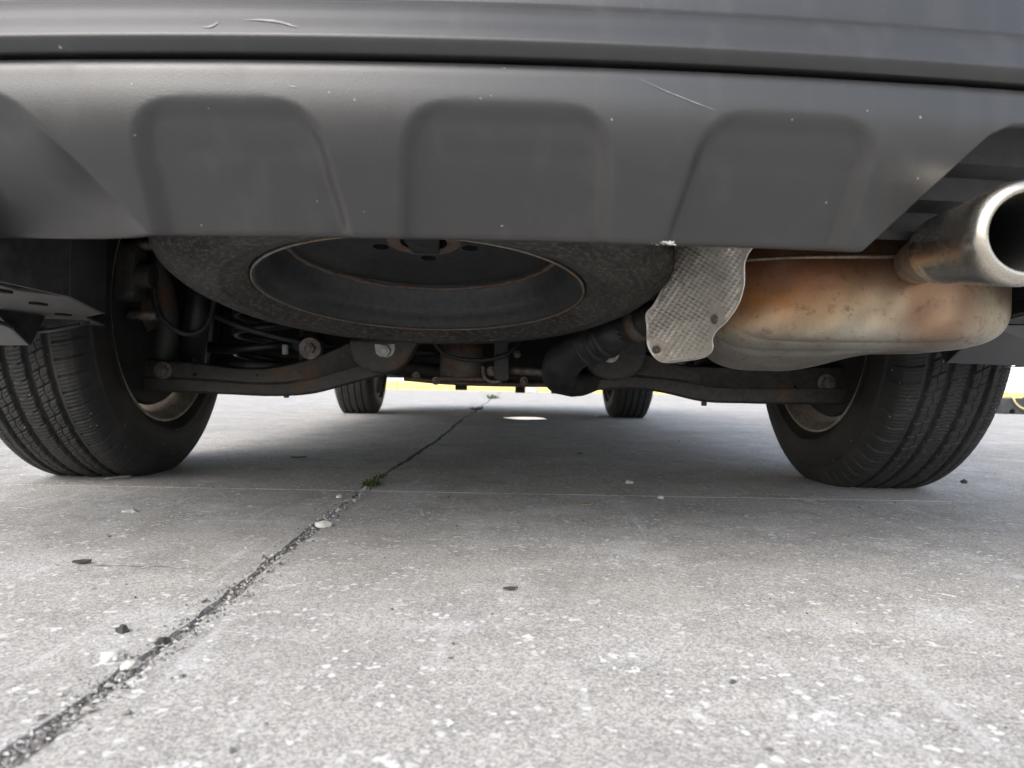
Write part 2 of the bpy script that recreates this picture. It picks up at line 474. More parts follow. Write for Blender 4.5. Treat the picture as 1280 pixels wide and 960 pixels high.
# ================================================================== GROUND
ground = tag(link('ground', pm('ground', [(-600, -600, -.06), (600, -600, -.06), (600, 900, -.06), (-600, 900, -.06)], [(0, 1, 2, 3)], False), 'soil'), kind='structure')
JX, JY = -0.262, pg(640, 617).y          # long joint (x) and saw cut across (y)
def jx(y):                               # the long joint wanders a little
    return JX + .006 * (y - 1.3) + .006 * math.sin(y * 3.1) + .003 * math.sin(y * 11 + 1)
SX, SY = 4.6, 4.2
xs = [-4, -3, -2, -1, 0, 1, 2, 3, 4]
ys = [-3, -2, -1, 0, 1, 2, 3]
KERB_Y = 13.6
def edge_pts(a, b, gap_n, near, amp, chip, step):
    """points along an edge, pushed inward along gap_n; returns (top, mid)"""
    L = (b - a).length; n = max(2, int(L / step)); top, mid = [], []
    for i in range(n):
        p = a.lerp(b, i / n)
        q = mnoise.noise(Vector((p.x * 31, p.y * 31, gap_n.x * 5 + 2.3)))
        q2 = mnoise.noise(Vector((p.x * 7.3 + 9, p.y * 7.3, gap_n.x * 3)))
        w = amp * (.5 + .5 * q)
        c = chip * (.25 + max(0, q2) * 1.6 + max(0, q) * .8)
        mid.append((p + gap_n * w)); top.append((p + gap_n * (w + c)))
    return top, mid
def make_slab(i, j):
    x0, x1 = xs[i] * SX, xs[i + 1] * SX; y0, y1 = JY + ys[j] * SY, JY + ys[j + 1] * SY
    y1 = min(y1, KERB_Y)
    def X(k, y): return (jx(y) if xs[k] == 0 else xs[k] * SX + JX)
    def lg(k): return xs[k] == 0
    sx0, sx1 = lg(i), lg(i + 1)
    ny = 900 if (sx0 or sx1) and ys[j] in (-1, 0) else (300 if (sx0 or sx1) else 12)
    nx = 420 if ys[j + 1] == 0 and (sx0 or sx1) or ys[j] == 0 and (sx0 or sx1) else 10
    top, mid = [], []
    def run(p, q, nrm, n, amp, chip, longi=None):
        for s in range(n):
            t = s / n; pt = p.lerp(q, t)
            if longi is not None: pt.x = X(longi, pt.y)
            a = mnoise.noise(Vector((pt.x * 40, pt.y * 40, nrm.x * 5 + nrm.y * 3))); b = mnoise.noise(Vector((pt.x * 9 + 3, pt.y * 9, nrm.x * 5 + nrm.y * 3)))
            w = amp * (1 + .45 * a + .5 * b); c = chip * (.3 + max(0, b) * 2.2 + max(0, a))
            mid.append(pt + nrm * w); top.append(pt + nrm * (w + c))
    a0, c0 = (.0044, .0038) if sx0 else (.004, .003)
    a1, c1 = (.0044, .0038) if sx1 else (.004, .003)
    A = Vector((X(i, y0), y0, 0)); B = Vector((X(i + 1, y0), y0, 0)); C_ = Vector((X(i + 1, y1), y1, 0)); D = Vector((X(i, y1), y1, 0))
    tj = .0012
    run(A, B, Vector((0, 1, 0)), nx, tj, .0012)
    run(B, C_, Vector((-1, 0, 0)), ny, a1, c1, i + 1 if sx1 else None)
    run(C_, D, Vector((0, -1, 0)), nx, tj, .0009)
    run(D, A, Vector((1, 0, 0)), ny, a0, c0, i if sx0 else None)
    n = len(top)
    V = [(p.x, p.y, 0) for p in top] + [(p.x, p.y, -.009) for p in mid] + [(p.x, p.y, -.055) for p in mid]
    Fc = [tuple(range(n))]
    for k in range(n):
        m_ = (k + 1) % n
        Fc += [(k, n + k, n + m_, m_), (n + k, 2 * n + k, 2 * n + m_, n + m_)]
    me = pm('slab', V, Fc, False)
    return link('slab', me, 'concrete', ground)
for i in range(len(xs) - 1):
    for j in range(len(ys) - 1):
        if JY + ys[j] * SY < KERB_Y - .2: make_slab(i, j)
def sstep0(a, b, x):
    t = min(1, max(0, (x - a) / (b - a))); return t * t * (3 - 2 * t)
# dirt bed of the long joint
P = []
for k in range(700):
    y = .15 + (KERB_Y - .2) * (k / 699) ** 2
    P.append([(jx(y) + o, y, -.0030 - .010 * sstep0(1.25, 1.6, y) + .003 * mnoise.noise(Vector((o * 90, y * 45, 3))) - .001) for o in (-.05, -.03, -.015, -.007, 0, .007, .015, .03, .05)])
tag(link('joint_dirt', grid_mesh('joint_dirt', P, flip=True), 'dirt'), 'dark dirt packed in the long joint of the concrete', 'dirt', kind='stuff')

V, Fc = [], []
for i_ in range(len(xs) - 1):
    x0, x1 = xs[i_] * SX + JX + .05, xs[i_ + 1] * SX + JX - .05
    b = len(V); V += [(x0, JY - .02, -.0007), (x1, JY - .02, -.0007), (x1, JY + .02, -.0007), (x0, JY + .02, -.0007)]; Fc.append((b, b + 1, b + 2, b + 3))
tag(link('saw_cut_dirt', pm('saw_cut_dirt', V, Fc, False), 'dirt'), 'thin line of dirt in the saw cut across the concrete', 'dirt', kind='stuff')

def hairline(p0, p1, w, n=120):
    a, b = pg(*p0), pg(*p1); P_ = []
    nn = Vector((-(b - a).y, (b - a).x, 0)).normalized()
    for i_ in range(n):
        t = i_ / (n - 1); p = a.lerp(b, t) + nn * .010 * (mnoise.noise(Vector((t * 6, 1, a.x))) + .35 * mnoise.noise(Vector((t * 40, 2, a.x))))
        ww = w * max(.05, .6 + .9 * mnoise.noise(Vector((t * 25, 5, 0)))) * math.sin(PI * min(1, max(0, t * .96 + .02)))
        P_.append([p - nn * ww + Vector((0, 0, .0004)), p + nn * ww + Vector((0, 0, .0004))])
    return link('hairline_crack', grid_mesh('hairline_crack', [[tuple(q) for q in r_] for r_ in P_], flip=True), 'crackline', ground)
M['crackline'] = mat_simple('dark_crack_line', (.09, .085, .075), .95, 0, .4, 80)  # plain dark tone of the thin crack strips
hairline((25, 704), (300, 712), .0011)
hairline((960, 682), (1120, 660), .0007)

# ================================================================== CAR
car = empty('suv', None, CAR_O, (0, 0, CAR_YAW))
tag(car, 'grey suv seen from behind at ground level, spare wheel and exhaust under its bumper', 'car')

# ---------- rear bumper
bumper = empty('rear_bumper', car)
def plan_pts(n1=230, n2=60):
    half = []
    for i in range(n1 + 1):
        u = .50 * i / n1; half.append((u, -.99 + .125 * u * u))
    u0, v0 = half[-1]; sl = .25 * u0
    b0 = Vector((u0, v0)); b1 = Vector((u0 + .22, v0 + .22 * sl)); b2 = Vector((.905, -.86)); b3 = Vector((.905, -.44))
    for i in range(1, n2 + 1):
        t = i / n2; p = b0 * (1 - t) ** 3 + 3 * b1 * t * (1 - t) ** 2 + 3 * b2 * t * t * (1 - t) + b3 * t ** 3
        half.append((p.x, p.y))
    return [(-u, v) for u, v in half[:0:-1]] + half
PLAN = plan_pts()
def plan_n():
    out = []
    for i in range(len(PLAN)):
        a = Vector(PLAN[max(0, i - 1)]); b = Vector(PLAN[min(len(PLAN) - 1, i + 1)])
        t = (b - a).normalized(); out.append((-t.y, t.x))     # inward
    return out
PN = plan_n()
def sstep(a, b, x):
    t = min(1, max(0, (x - a) / (b - a))); return t * t * (3 - 2 * t)
def lerp_tab(tab, x):
    if x <= tab[0][0]: return tab[0][1]
    for (a, va), (b, vb) in zip(tab, tab[1:]):
        if x <= b:
            t = (x - a) / (b - a); return va + (vb - va) * t
    return tab[-1][1]
def smooth_tab(tab, x):
    if x <= tab[0][0]: return tab[0][1]
    for (a, va), (b, vb) in zip(tab, tab[1:]):
        if x <= b: return va + (vb - va) * sstep(a, b, x)
    return tab[-1][1]
ZT = .4395
def pchip(tab):
    X = np.array([a for a, _ in tab]); Y = np.array([b for _, b in tab]); h = np.diff(X); d = np.diff(Y) / h
    m = np.zeros(len(X)); m[0] = d[0]; m[-1] = d[-1]
    for i in range(1, len(X) - 1): m[i] = 0 if d[i - 1] * d[i] <= 0 else (h[i - 1] + h[i]) / (h[i - 1] / d[i - 1] + h[i] / d[i])
    def f(x):
        x = min(max(x, X[0]), X[-1]); i = min(len(h) - 1, int(np.searchsorted(X, x, 'right') - 1)); t = (x - X[i]) / h[i]
        return ((2 * t ** 3 - 3 * t * t + 1) * Y[i] + (t ** 3 - 2 * t * t + t) * h[i] * m[i] + (-2 * t ** 3 + 3 * t * t) * Y[i + 1] + (t ** 3 - t * t) * h[i] * m[i + 1])
    return f
def z_low(u):                 # lower edge of the valance
    if u > 0:
        return lerp_tab([(.309, .3185), (.364, .386), (.380, .402), (.396, .4095), (.42, .412), (.56, .412), (.60, .395), (.66, .34), (.72, .325), (.91, .33)], u)
    a = -u
    return lerp_tab([(.27, .3185), (.33, .3200), (.45, .3225), (.66, .328), (.91, .33)], a)
def off_low(z):
    top = .0045 * max(0, (z - .428) / .0095) ** 2 if z > .428 else 0
    if z > .4375: top += .010 * ((z - .4375) / .002) ** 2
    lo = max(0, .418 - z)                      # leans ever further under towards the lower edge
    return top + 6.5 * lo ** 2 if lo < .055 else 6.5 * .055 ** 2 + 2 * 6.5 * .055 * (lo - .055)
def recess(u, z):
    d = 0
    # three moulded panels: (centre-left at top, right at top, left at bottom, right at bottom, top z)
    for (lt, rt, lb, rb, zt) in ((-.2695, -.138, -.279, -.118, .4065), (-.066, .079, -.078, .091, .407), (.156, .286, .136, .291, .4065)):
        t = min(1, max(0, (zt - z) / (zt - .305)))
        l = lt + (lb - lt) * t; r = rt + (rb - rt) * t
        rad = .030                                     # round the top corners
        dz = zt - z
        if dz < rad:
            k = rad - math.sqrt(max(0, rad * rad - (rad - max(0, dz)) ** 2)); l += k; r -= k
        e = .009
        m = sstep(l - e * .6, l + e, u) * (1 - sstep(r - e, r + e * .6, u)) * sstep(zt + .004, zt - .012, z)
        d = max(d, m)
    return d * (.0036 + .24 * min(.032, max(0, .407 - z)) + .04 * max(0, .375 - z))
def facet(u, z):              # the flank left of the crease steps forward
    if u < 0:
        a = -u; edge = lerp_tab([(.315, .283), (.37, .325), (.402, .358), (.42, .39)], z)
        q = max(0, a - edge); return .036 * (1 - math.exp(-q / .045)) * sstep(.425, .39, z)
    return 0
rows = []
NZ = 40
for (u, v), (nu, nv) in zip(PLAN, PN):
    zl = z_low(u)
    if abs(u) > .80: zl -= .090 * sstep(-.70, -.50, v)
    zl += .19 * recess(u, zl); col = []
    for k in range(NZ + 1):
        t = k / NZ; t = 1 - (1 - t) ** 1.5 if False else t
        z = zl + (ZT - zl) * t
        off = off_low(z) + recess(u, z) + facet(u, z)
        col.append((u + nu * off, v + nv * off, z))
    # lip that turns in at the top of the panel
    col.append((u + nu * .024, v + nv * .024, ZT + .0006))
    # folded lower edge
    f0 = col[0]
    col.insert(0, (f0[0] + nu * .0035, f0[1] + nv * .0035, f0[2] - .0012))
    col.insert(0, (f0[0] + nu * .012, f0[1] + nv * .012, f0[2] - .0002))
    rows.append(col)
o = link('lower_valance', grid_mesh('lower_valance', rows, flip=True), 'bumper', bumper)
# upper cover
UP_K = [(.4404, .010), (.4407, .004), (.4415, .0010), (.4435, -.0012), (.4460, -.0036), (.4482, -.0054), (.4498, -.0062), (.4510, -.0063), (.4530, -.0056), (.458, -.0035), (.466, .0003), (.474, .0038), (.480, .0073), (.4835, .0104), (.486, .0138), (.488, .0180), (.4897, .0235), (.493, .0285), (.498, .032), (.51, .034), (.56, .031), (.64, .022), (.70, .016), (.735, .018), (.745, .05)]
UPF = pchip(UP_K)
UP = [(z, UPF(z)) for z in sorted(set(list(np.linspace(.4404, .4565, 30)) + list(np.linspace(.4565, .4835, 14)) + list(np.linspace(.4835, .498, 16)) + [z for z, _ in UP_K]))]
rows = []
for (u, v), (nu, nv) in zip(PLAN, PN):
    rows.append([(u + nu * f, v + nv * f, z) for z, f in [(.4403, .03)] + UP])
link('upper_cover', grid_mesh('upper_cover', rows, flip=True), 'bumper', bumper)
# inner closing panel seen through the exhaust cut-out
steps = [(.352, .15), (.355, .125), (.372, .120), (.375, .085), (.395, .080), (.398, .050), (.41, .046), (.44, .030)]
rows = []
for i in range(14):
    u = .27 + .44 * i / 13; v = -.99 + .125 * u * u
    rows.append([(u, v + f + .012, z) for z, f in steps])
bm_ = grid_mesh('inner_panel', rows, flip=True)
auto(link('inner_panel', bm_, 'blackplastic', bumper), 30)
# pale scuffs and the torn burr on the lower edge
def scuff(pts, w, d, taper=True):
    P3 = []
    n = len(pts)
    for i, (px, py) in enumerate(pts):
        p = pl(px, py, d); ww = w * (math.sin(PI * (i + .35) / (n - .3)) * .9 + .1)
        P3.append([(p.x, p.y, p.z + ww), (p.x, p.y - .0004, p.z), (p.x, p.y, p.z - ww)])
    return P3
def surf_v(u, z, up=True):
    v = -.99 + .125 * u * u
    if up: return v + lerp_tab([(b, a) for b, a in [(z_, f) for z_, f in UP]], z)
    return v + off_low(z) + recess(u, z) + facet(u, z)
def scuff_obj(pts, w, up, lab):
    rowsL = []
    n = len(pts)
    for i, (px, py) in enumerate(pts):
        p = pl(px, py, .515)
        for _ in range(4):                       # put it on the surface
            v = surf_v(p.x, p.z, up); p = pl(px, py, .515 + 0) if _ < 0 else pl(px, py, (CAR_M @ Vector((p.x, v, p.z))).y)
        ww = w * (.15 + math.sin(PI * i / (n - 1)) * (.7 + .5 * random.random()))
        r_ = []
        for s in (1, .4, -.4, -1):
            z = p.z + s * ww * .6; r_.append((p.x, surf_v(p.x, z, up) - .0006, z))
        rowsL.append(r_)
    o = link('scuff', grid_mesh('scuff', rowsL), 'scuffmark', bumper); o['label'] = lab; return o
M['scuffmark'] = mat_simple('pale_scraped_plastic', (.25, .25, .245), .7, 0, .3, 200)
scuff_obj([(254, 35), (262, 35), (268, 33), (273, 30), (275, 26)], .0016, True, 'small hooked pale scuff')
scuff_obj([(306, 26), (325, 26), (340, 27), (352, 29), (362, 32), (374, 36)], .0018, True, 'longer pale scrape')
scuff_obj([(360, 108), (366, 109), (372, 110)], .0008, False, 'tiny pale nick')
scuff_obj([(795, 98), (830, 114), (865, 128), (895, 139)], .0005, False, 'thin diagonal scratch')
scuff_obj([(800, 0), (804, 10), (808, 20), (812, 32)], .0006, True, 'thin upright scratch')
bp = pl(846, 300, .535); bp.z = z_low(bp.x) + .0002; bp.y = surf_v(bp.x, bp.z, False) + .0012
bm = bmesh.new()
for k in range(26):
    q = bp + Vector((random.gauss(0, .005), random.uniform(-.001, .001), random.gauss(0, .0005)))
    s = random.uniform(.0006, .0016)
    bmesh.ops.create_cube(bm, size=1, matrix=Matrix.Translation(q) @ Matrix.Rotation(random.random() * 3, 4, 'Z') @ Matrix.Rotation(random.random(), 4, 'Y') @ Matrix.Diagonal((s * 2.4, s, s * .6, 1)))
o = link('torn_burr', bm_mesh('torn_burr', bm), 'whiteplastic', bumper); o['label'] = 'torn whitish burr on the lower edge'

# ---------- body shell
R_T, W_T = .35, .225
AX_Z = R_T - .012
WB, TR = 2.70, .785
def z_top(v): return smooth_tab([(-.905, 1.06), (-.60, 1.60), (.2, 1.685), (1.25, 1.66), (2.35, 1.12), (3.3, 1.0), (3.6, .80)], v)
def arch(v, c, r=.405):
    d = abs(v - c); return AX_Z + .01 + math.sqrt(max(0, r * r - d * d)) if d < r else 0
def zl_body(v):
    if v < -.445: return .735
    return max(.30, arch(v, 0), arch(v, WB))
def plan_u(v):
    best = min(PLAN[len(PLAN) // 2:], key=lambda q: abs(q[1] - v)); return best[0]
def half_w(v, z):
    w = .905 - .02 * max(0, (v - 2.9)) ** 1.2
    if v < -.50: w = min(w, plan_u(v) + .002)
    if v > 3.1: w -= .42 * ((v - 3.1) / .5) ** 2 * .5
    if z > .98: w -= (z - .98) * .36
    if z < .45: w -= (.45 - z) * .12
    return w
vs_ = sorted(set([-.905, -.895, -.88, -.86, -.83, -.8, -.76, -.7, -.65, -.6, -.5, -.446, -.444] + [round(-.42 + .03 * i, 3) for i in range(29)] + [.5 + .12 * i for i in range(15)] + [round(2.28 + .03 * i, 3) for i in range(29)] + [3.2, 3.3, 3.4, 3.5, 3.56, 3.6]))
rows = []
for v in vs_:
    zt, zl = z_top(v), zl_body(v)
    sh = min(.06, (zt - zl) * .3); half = []
    wt = half_w(v, zt - sh)
    for k in range(6): half.append((wt * .93 * k / 5, zt - .02 * (k / 5) ** 2))
    for k in range(13):
        z = zt - sh - (zt - sh - zl) * k / 12
        half.append((half_w(v, z), z))
    row = [(-u, v, z) for u, z in half[:0:-1]] + [(u, v, z) for u, z in half]
    rows.append(row)
body = link('body_shell', grid_mesh('body_shell', rows), 'paint', car)
# tailgate: the upright rear panel, lower than the glass
rows = []
for k in range(9):
    z = .72 + (1.045 - .72) * k / 8
    rows.append([(s * half_w(-.9, z) * .985, -.905 - .045 * (1 - s * s) + .012 * abs(z - .9) * 4 * .1, z) for s in np.linspace(-1, 1, 25)])
tg = link('tailgate', grid_mesh('tailgate', rows), 'paint', car)
solid(tg, .02)
pm_ = box_mesh('plate_recess', (0, -.955, .86), (.50, .012, .16)); bev(link('number_plate_recess', pm_, 'blackplastic', tg), .006)
bev(link('handle', box_mesh('handle', (0, -.962, .965), (.62, .02, .03)), 'blackplastic', tg), .006)
for s in (-1, 1):
    bev(link('tail_lamp', box_mesh('tail_lamp', (s * .765, -.835, .92), (.13, .10, .20)), 'lamp_red', car), .03, 4)
# glass
def pane(name, vlist, zf0, zf1):
    pass
rows = []
for t in np.linspace(.12, .9, 10):
    v = -.905 + (.305) * t; z = z_top(v)
    rows.append([(s * (half_w(max(v, -.8), z) - .12), v - .010, z + .006 - .02 * abs(s) ** 2) for s in np.linspace(-1, 1, 15)])
solid(link('rear_window', grid_mesh('rear_window', rows), 'glass', car), .004)
rows = []
for t in np.linspace(.1, .92, 10):
    v = 1.25 + 1.10 * t; z = z_top(v)
    rows.append([(s * (half_w(v, z) - .10), v + .006, z + .010 - .02 * abs(s) ** 2) for s in np.linspace(-1, 1, 15)])
solid(link('windscreen', grid_mesh('windscreen', rows), 'glass', car), .004)
for s in (-1, 1):
    for v0, v1 in ((-.45, -.02), (.06, .80), (.90, 1.72)):
        rows = []
        for v in np.linspace(v0, v1, 10):
            zt = z_top(v) - .10; row = []
            for k in range(7):
                z = 1.07 + max(.02, zt - 1.07) * k / 6; row.append((s * (half_w(v, z) + .004), v, z))
            rows.append(row)
        solid(link('side_window', grid_mesh('side_window', rows, flip=s < 0), 'glass', car), .003)
# front fascia
rows = []
for z in np.linspace(.21, .80, 10):
    rows.append([(s * .80, 3.6 + .10 * (1 - s * s) - .10 * s ** 4 - (.08 if z < .3 else 0), z) for s in np.linspace(-1, 1, 21)])
solid(link('front_bumper', grid_mesh('front_bumper', rows, flip=True), 'bumper', car), .004)

# ---------- underbody
under = empty('underbody', car)
def ub(name, c, s, mat='under', b=.008, parent=None):
    o = link(name, box_mesh(name, c, s), mat, parent or under)
    if b: bev(o, b)
    return o
ub('floor_pan', (0, 1.75, .43), (1.16, 3.3, .03))
ub('boot_floor', (0, -.36, .62), (1.46, .84, .03))
ub('sill', (-.80, 1.35, .36), (.12, 1.86, .15)); ub('sill', (.80, 1.35, .36), (.12, 1.86, .15))
ub('floor_side', (-.66, 1.35, .405), (.2, 1.86, .03)); ub('floor_side', (.66, 1.35, .405), (.2, 1.86, .03))
for s in (-1, 1):
    ub('frame_rail', (s * .47, -.28, .475), (.09, .96, .12))
    # wheel housing: half shell over each wheel
    for vc in (0, WB):
        P = []
        for a in np.linspace(-.15, PI + .15, 28):
            P.append([(s * uu, vc + rr * math.cos(a), AX_Z + rr * math.sin(a)) for uu, rr in ((.625, .405), (.628, .42), (.66, .43), (.88, .425))])
        link('wheel_housing', grid_mesh('wheel_housing', P), 'blackplastic', under)
ub('fuel_tank', (-.05, .62, .315), (.84, .62, .19), b=.04)
ub('bulkhead', (0, .10, .52), (1.2, .03, .22))
ub('front_subframe', (0, 2.62, .245), (.80, .46, .11), b=.02)
ub('engine_sump', (.12, 3.02, .25), (.5, .3, .14), b=.03)
shield = ub('splash_shield', (0, 3.18, .205), (1.1, .5, .012), b=.003)
ub('radiator_support', (0, 3.48, .30), (1.2, .05, .22))
# tabs that hang below the front subframe
for px0, px1, py in ((569, 584, 487.5), (644, 656, 491), (689, 706, 492)):
    a, b = pl(px0, py, 4.0), pl(px1, py, 4.0)
    ub('hanging_bracket', ((a.x + b.x) / 2, a.y, a.z + .06), (b.x - a.x, .03, .12), b=.004)

# ---------- rear subframe between the arms
sub = empty('rear_subframe', car)
def bar(name, pts, r, mat='arm', parent=None, **k): return link(name, tube(name, pts, r, **k), mat, parent)
D_ARM = 1.45
bar('crossmember', [pl(470, 452, 1.55), pl(540, 466, 1.57), pl(640, 470, 1.58), pl(740, 470, 1.57), pl(800, 462, 1.55)], .027, 'under', sub, n=6, oval=.75)
bar('front_crossmember', [pl(430, 455, 2.0), pl(640, 471, 2.0), pl(850, 462, 2.0)], .022, 'under', sub, n=6, oval=.8)
bar('lower_plate', [pl(505, 473, 1.52), pl(580, 479, 1.54), pl(700, 481, 1.54), pl(800, 480, 1.52)], .011, 'rust', sub, n=6, oval=.5)

def plate_from_px(name, pts, d0, thick, mat, parent, bevw=.003, dfun=None):
    poly = [pl(x, y, dfun(x, y) if dfun else d0) for x, y in pts]
    o = link(name, prism(name, poly, (0, 1, 0), thick), mat, parent)
    if bevw: bev(o, bevw, 2, 30)
    return o
def bolt(px, py, d, r, mat='bolt', parent=None, washer=1.6, dirn=(0, -1, 0), lab=None, hgt=.009):
    bm = bmesh.new()
    Rm = Vector(dirn).to_track_quat('Z', 'X').to_matrix().to_4x4()
    bmesh.ops.create_cone(bm, cap_ends=True, segments=28, radius1=r * washer, radius2=r * washer * .97, depth=.003, matrix=Rm @ Matrix.Translation((0, 0, .0015)))
    bmesh.ops.create_cone(bm, cap_ends=True, segments=6, radius1=r, radius2=r * .93, depth=hgt, matrix=Rm @ Matrix.Translation((0, 0, .003 + hgt / 2)))
    bmesh.ops.create_cone(bm, cap_ends=True, segments=16, radius1=r * .62, radius2=r * .5, depth=.002, matrix=Rm @ Matrix.Translation((0, 0, .004 + hgt)))
    p = px if isinstance(px, Vector) else pl(px, py, d)
    o = link('bolt', bm_mesh('bolt', bm), mat, parent, p)
    bev(o, .0006, 1)
    if lab: o['label'] = lab
    return o
# bushing brackets with the big bolts
lb = plate_from_px('bushing_bracket', [(436, 424), (437, 440), (442, 452), (452, 461), (466, 466), (484, 466), (498, 461), (508, 452), (516, 440), (524, 424)], 1.40, .05, 'arm', sub, .006)
bev(link('washer_plate', prism('washer_plate', [pl(x, y, 1.397) for x, y in ((468, 430), (493.5, 430), (493.5, 438), (490, 444), (484, 447), (476, 446), (470, 442))], (0, 1, 0), .004), 'bolt', lb), .001)
bolt(481, 438.5, 1.395, .0125, 'bolt', lb, 1.0)
rb = plate_from_px('bushing_bracket', [(731, 420), (730, 446), (734, 460), (744, 470), (760, 475), (778, 475), (794, 469), (804, 458), (808, 444), (809, 420)], 1.40, .05, 'arm', sub, .006)
bolt(763, 443, 1.395, .0125, 'bolt', rb, 1.35)

# ---------- lower control arms
def arm_mesh(top, bot, d0, d1, x_ref):
    """stamped channel: rear web with a crease, flanges running forward"""
    P = []
    for (xt, yt), (xb, yb) in zip(top, bot):
        d = d0 + (d1 - d0) * ((xt - x_ref[0]) / (x_ref[1] - x_ref[0]))
        t = pl(xt, yt, d); b = pl(xb, yb, d); h = t - b
        row = [b + Vector((0, .06, .003)), b + Vector((0, .004, 0)), b + Vector((0, 0, .003)), b + h * .30 + Vector((0, -.002, 0)),
               b + h * .38 + Vector((0, -.0045, 0)), b + h * .46 + Vector((0, .0005, 0)), b + h * .9 + Vector((0, .003, 0)), t + Vector((0, .004, -.002)), t + Vector((0, .01, 0)), t + Vector((0, .06, -.003))]
        P.append([tuple(q) for q in row])
    return P
def resample(pts, n=40):
    c = catmull([(x, y, 0) for x, y in pts], 10)
    L = [0]
    for a, b in zip(c, c[1:]): L.append(L[-1] + (b - a).length)
    out = []
    for i in range(n):
        t = L[-1] * i / (n - 1)
        for k in range(len(L) - 1):
            if t <= L[k + 1] + 1e-9:
                f = (t - L[k]) / max(1e-9, L[k + 1] - L[k]); q = c[k].lerp(c[k + 1], f); out.append((q.x, q.y)); break
    return out
armL = empty('lower_control_arm', car)
top = resample([(150, 449), (190, 452), (240, 455), (290, 461), (330, 462), (370, 455), (405, 444), (440, 428)])
bot = resample([(150, 485), (190, 487), (240, 489), (290, 491), (340, 493), (390, 490), (440, 477), (500, 462)])
o = link('arm_beam', grid_mesh('arm_beam', arm_mesh(top, bot, 1.46, 1.44, (150, 440))), 'arm', armL); solid(o, .004, 1); auto(o, 40)
bolt(204, 463, 1.452, .0125, 'bolt_dark', armL, 1.5, lab='rust brown bolt head')
bolt(168, 461, 1.455, .0125, 'bolt_dark', armL, 1.5)
for x, y in ((243, 468), (322, 469.5), (413, 450.5)):
    bm = bmesh.new(); bmesh.ops.create_cone(bm, cap_ends=True, segments=16, radius1=.0035, radius2=.0035, depth=.002, matrix=Matrix.Rotation(PI / 2, 4, 'X'))
    link('drain_hole', bm_mesh('drain_hole', bm), 'soot_and_hole_shade', armL, pl(x, y, 1.447) + Vector((0, .001, 0)))  # flat black disc: the hole's shade is painted on
ub('locating_stud', pl(358, 493, 1.46), (.010, .010, .014), 'arm', .002, armL)
armR = empty('lower_control_arm', car)
top = resample([(798, 440), (840, 456), (890, 460), (940, 461), (990, 461), (1040, 460), (1090, 458), (1110, 456)])
bot = resample([(735, 486), (790, 484), (830, 489), (880, 500), (930, 502), (980, 503), (1060, 503), (1110, 501)])
o = link('arm_beam', grid_mesh('arm_beam', arm_mesh(top, bot, 1.44, 1.46, (798, 1110))), 'arm', armR); solid(o, .004, 1); auto(o, 40)
bolt(1033, 478.5, 1.452, .0125, 'bolt_dark', armR, 1.5)
bolt(1073, 477.5, 1.455, .0125, 'bolt_dark', armR, 1.5)
for x, y in ((828, 460), (917, 482), (994, 484)):
    bm = bmesh.new(); bmesh.ops.create_cone(bm, cap_ends=True, segments=16, radius1=.0035, radius2=.0035, depth=.002, matrix=Matrix.Rotation(PI / 2, 4, 'X'))
    link('drain_hole', bm_mesh('drain_hole', bm), 'soot_and_hole_shade', armR, pl(x, y, 1.447))  # black disc again, shade of a hole put into the colour
ub('locating_stud', pl(880, 503, 1.46), (.010, .010, .014), 'arm', .002, armR)

# ---------- things in the middle
gus = empty('rusty_mount', car)
P = []
for k in range(15):
    a = PI * k / 14; row = []
    for py, w in ((428, 27), (445, 27), (462, 28), (470, 27), (475, 24)):
        c0 = pl(577 + (py - 428) * .0, py, 1.50); hw = w / F_PX * 1.5
        row.append((c0.x - hw * math.cos(a) * (1 if abs(math.cos(a)) < .98 else 1), c0.y - .03 * math.sin(a) + .03, c0.z))
    P.append(row)
o = link('mount_shell', grid_mesh('mount_shell', P, flip=True), 'rust', gus); solid(o, .004, 0)
o['label'] = 'curved bracket streaked with rust'
bev(link('mount_base', box_mesh('mount_base', pl(577, 474, 1.515), (.10, .05, .008)), 'rust', gus), .002)

hang = empty('exhaust_hanger', car)
bev(link('rubber_strap', prism('rubber_strap', [pl(x, y, 1.47) for x, y in ((618, 424), (636, 424), (637, 474), (633, 477), (621, 476), (617, 472))], (0, 1, 0), .022), 'blackplastic', hang), .003)
link('hook', tube('hook', [pl(604, 458, 1.475), pl(605, 470, 1.475), pl(612, 476.5, 1.475), pl(621, 477, 1.475), pl(628, 474, 1.475)], .0042, 10), 'bolt_dark', hang)
bolt(614, 464, 1.49, .009, 'bolt_dark', hang, 1.2)
link('rod', tube('rod', [pl(636, 463, 1.50), pl(668, 465, 1.50), pl(690, 467, 1.5)], .0085, 12, 2), 'bolt_dark', hang)
bolt(646, 443, 1.5, .007, 'bolt_dark', hang, 1.2)

hose = empty('wrapped_pipe', car)
rad = lambda t: .030 + .008 * math.sin(t * 3.1) + .0016 * math.sin(t * 37)
o = link('pipe_sleeve', tube('pipe_sleeve', [pl(722, 478, 1.50), pl(703, 474, 1.40), pl(700, 458, 1.33), pl(722, 440, 1.27), pl(755, 424, 1.22), pl(786, 411, 1.18)], lambda t: .028 + .006 * (1 - abs(2 * t - .8)) + .0015 * math.sin(t * 30), 20, 8), 'blackplastic', hose)
a_, b_ = pl(786, 411, 1.18), pl(812, 399, 1.15)
link('clamp', tube('clamp', [a_.lerp(b_, .25), a_.lerp(b_, .65)], .0285, 20, 0), 'rust', hose)
link('pipe_end', tube('pipe_end', [a_.lerp(b_, -.2), b_ + (b_ - a_)], .0255, 20, 0), 'under', hose)
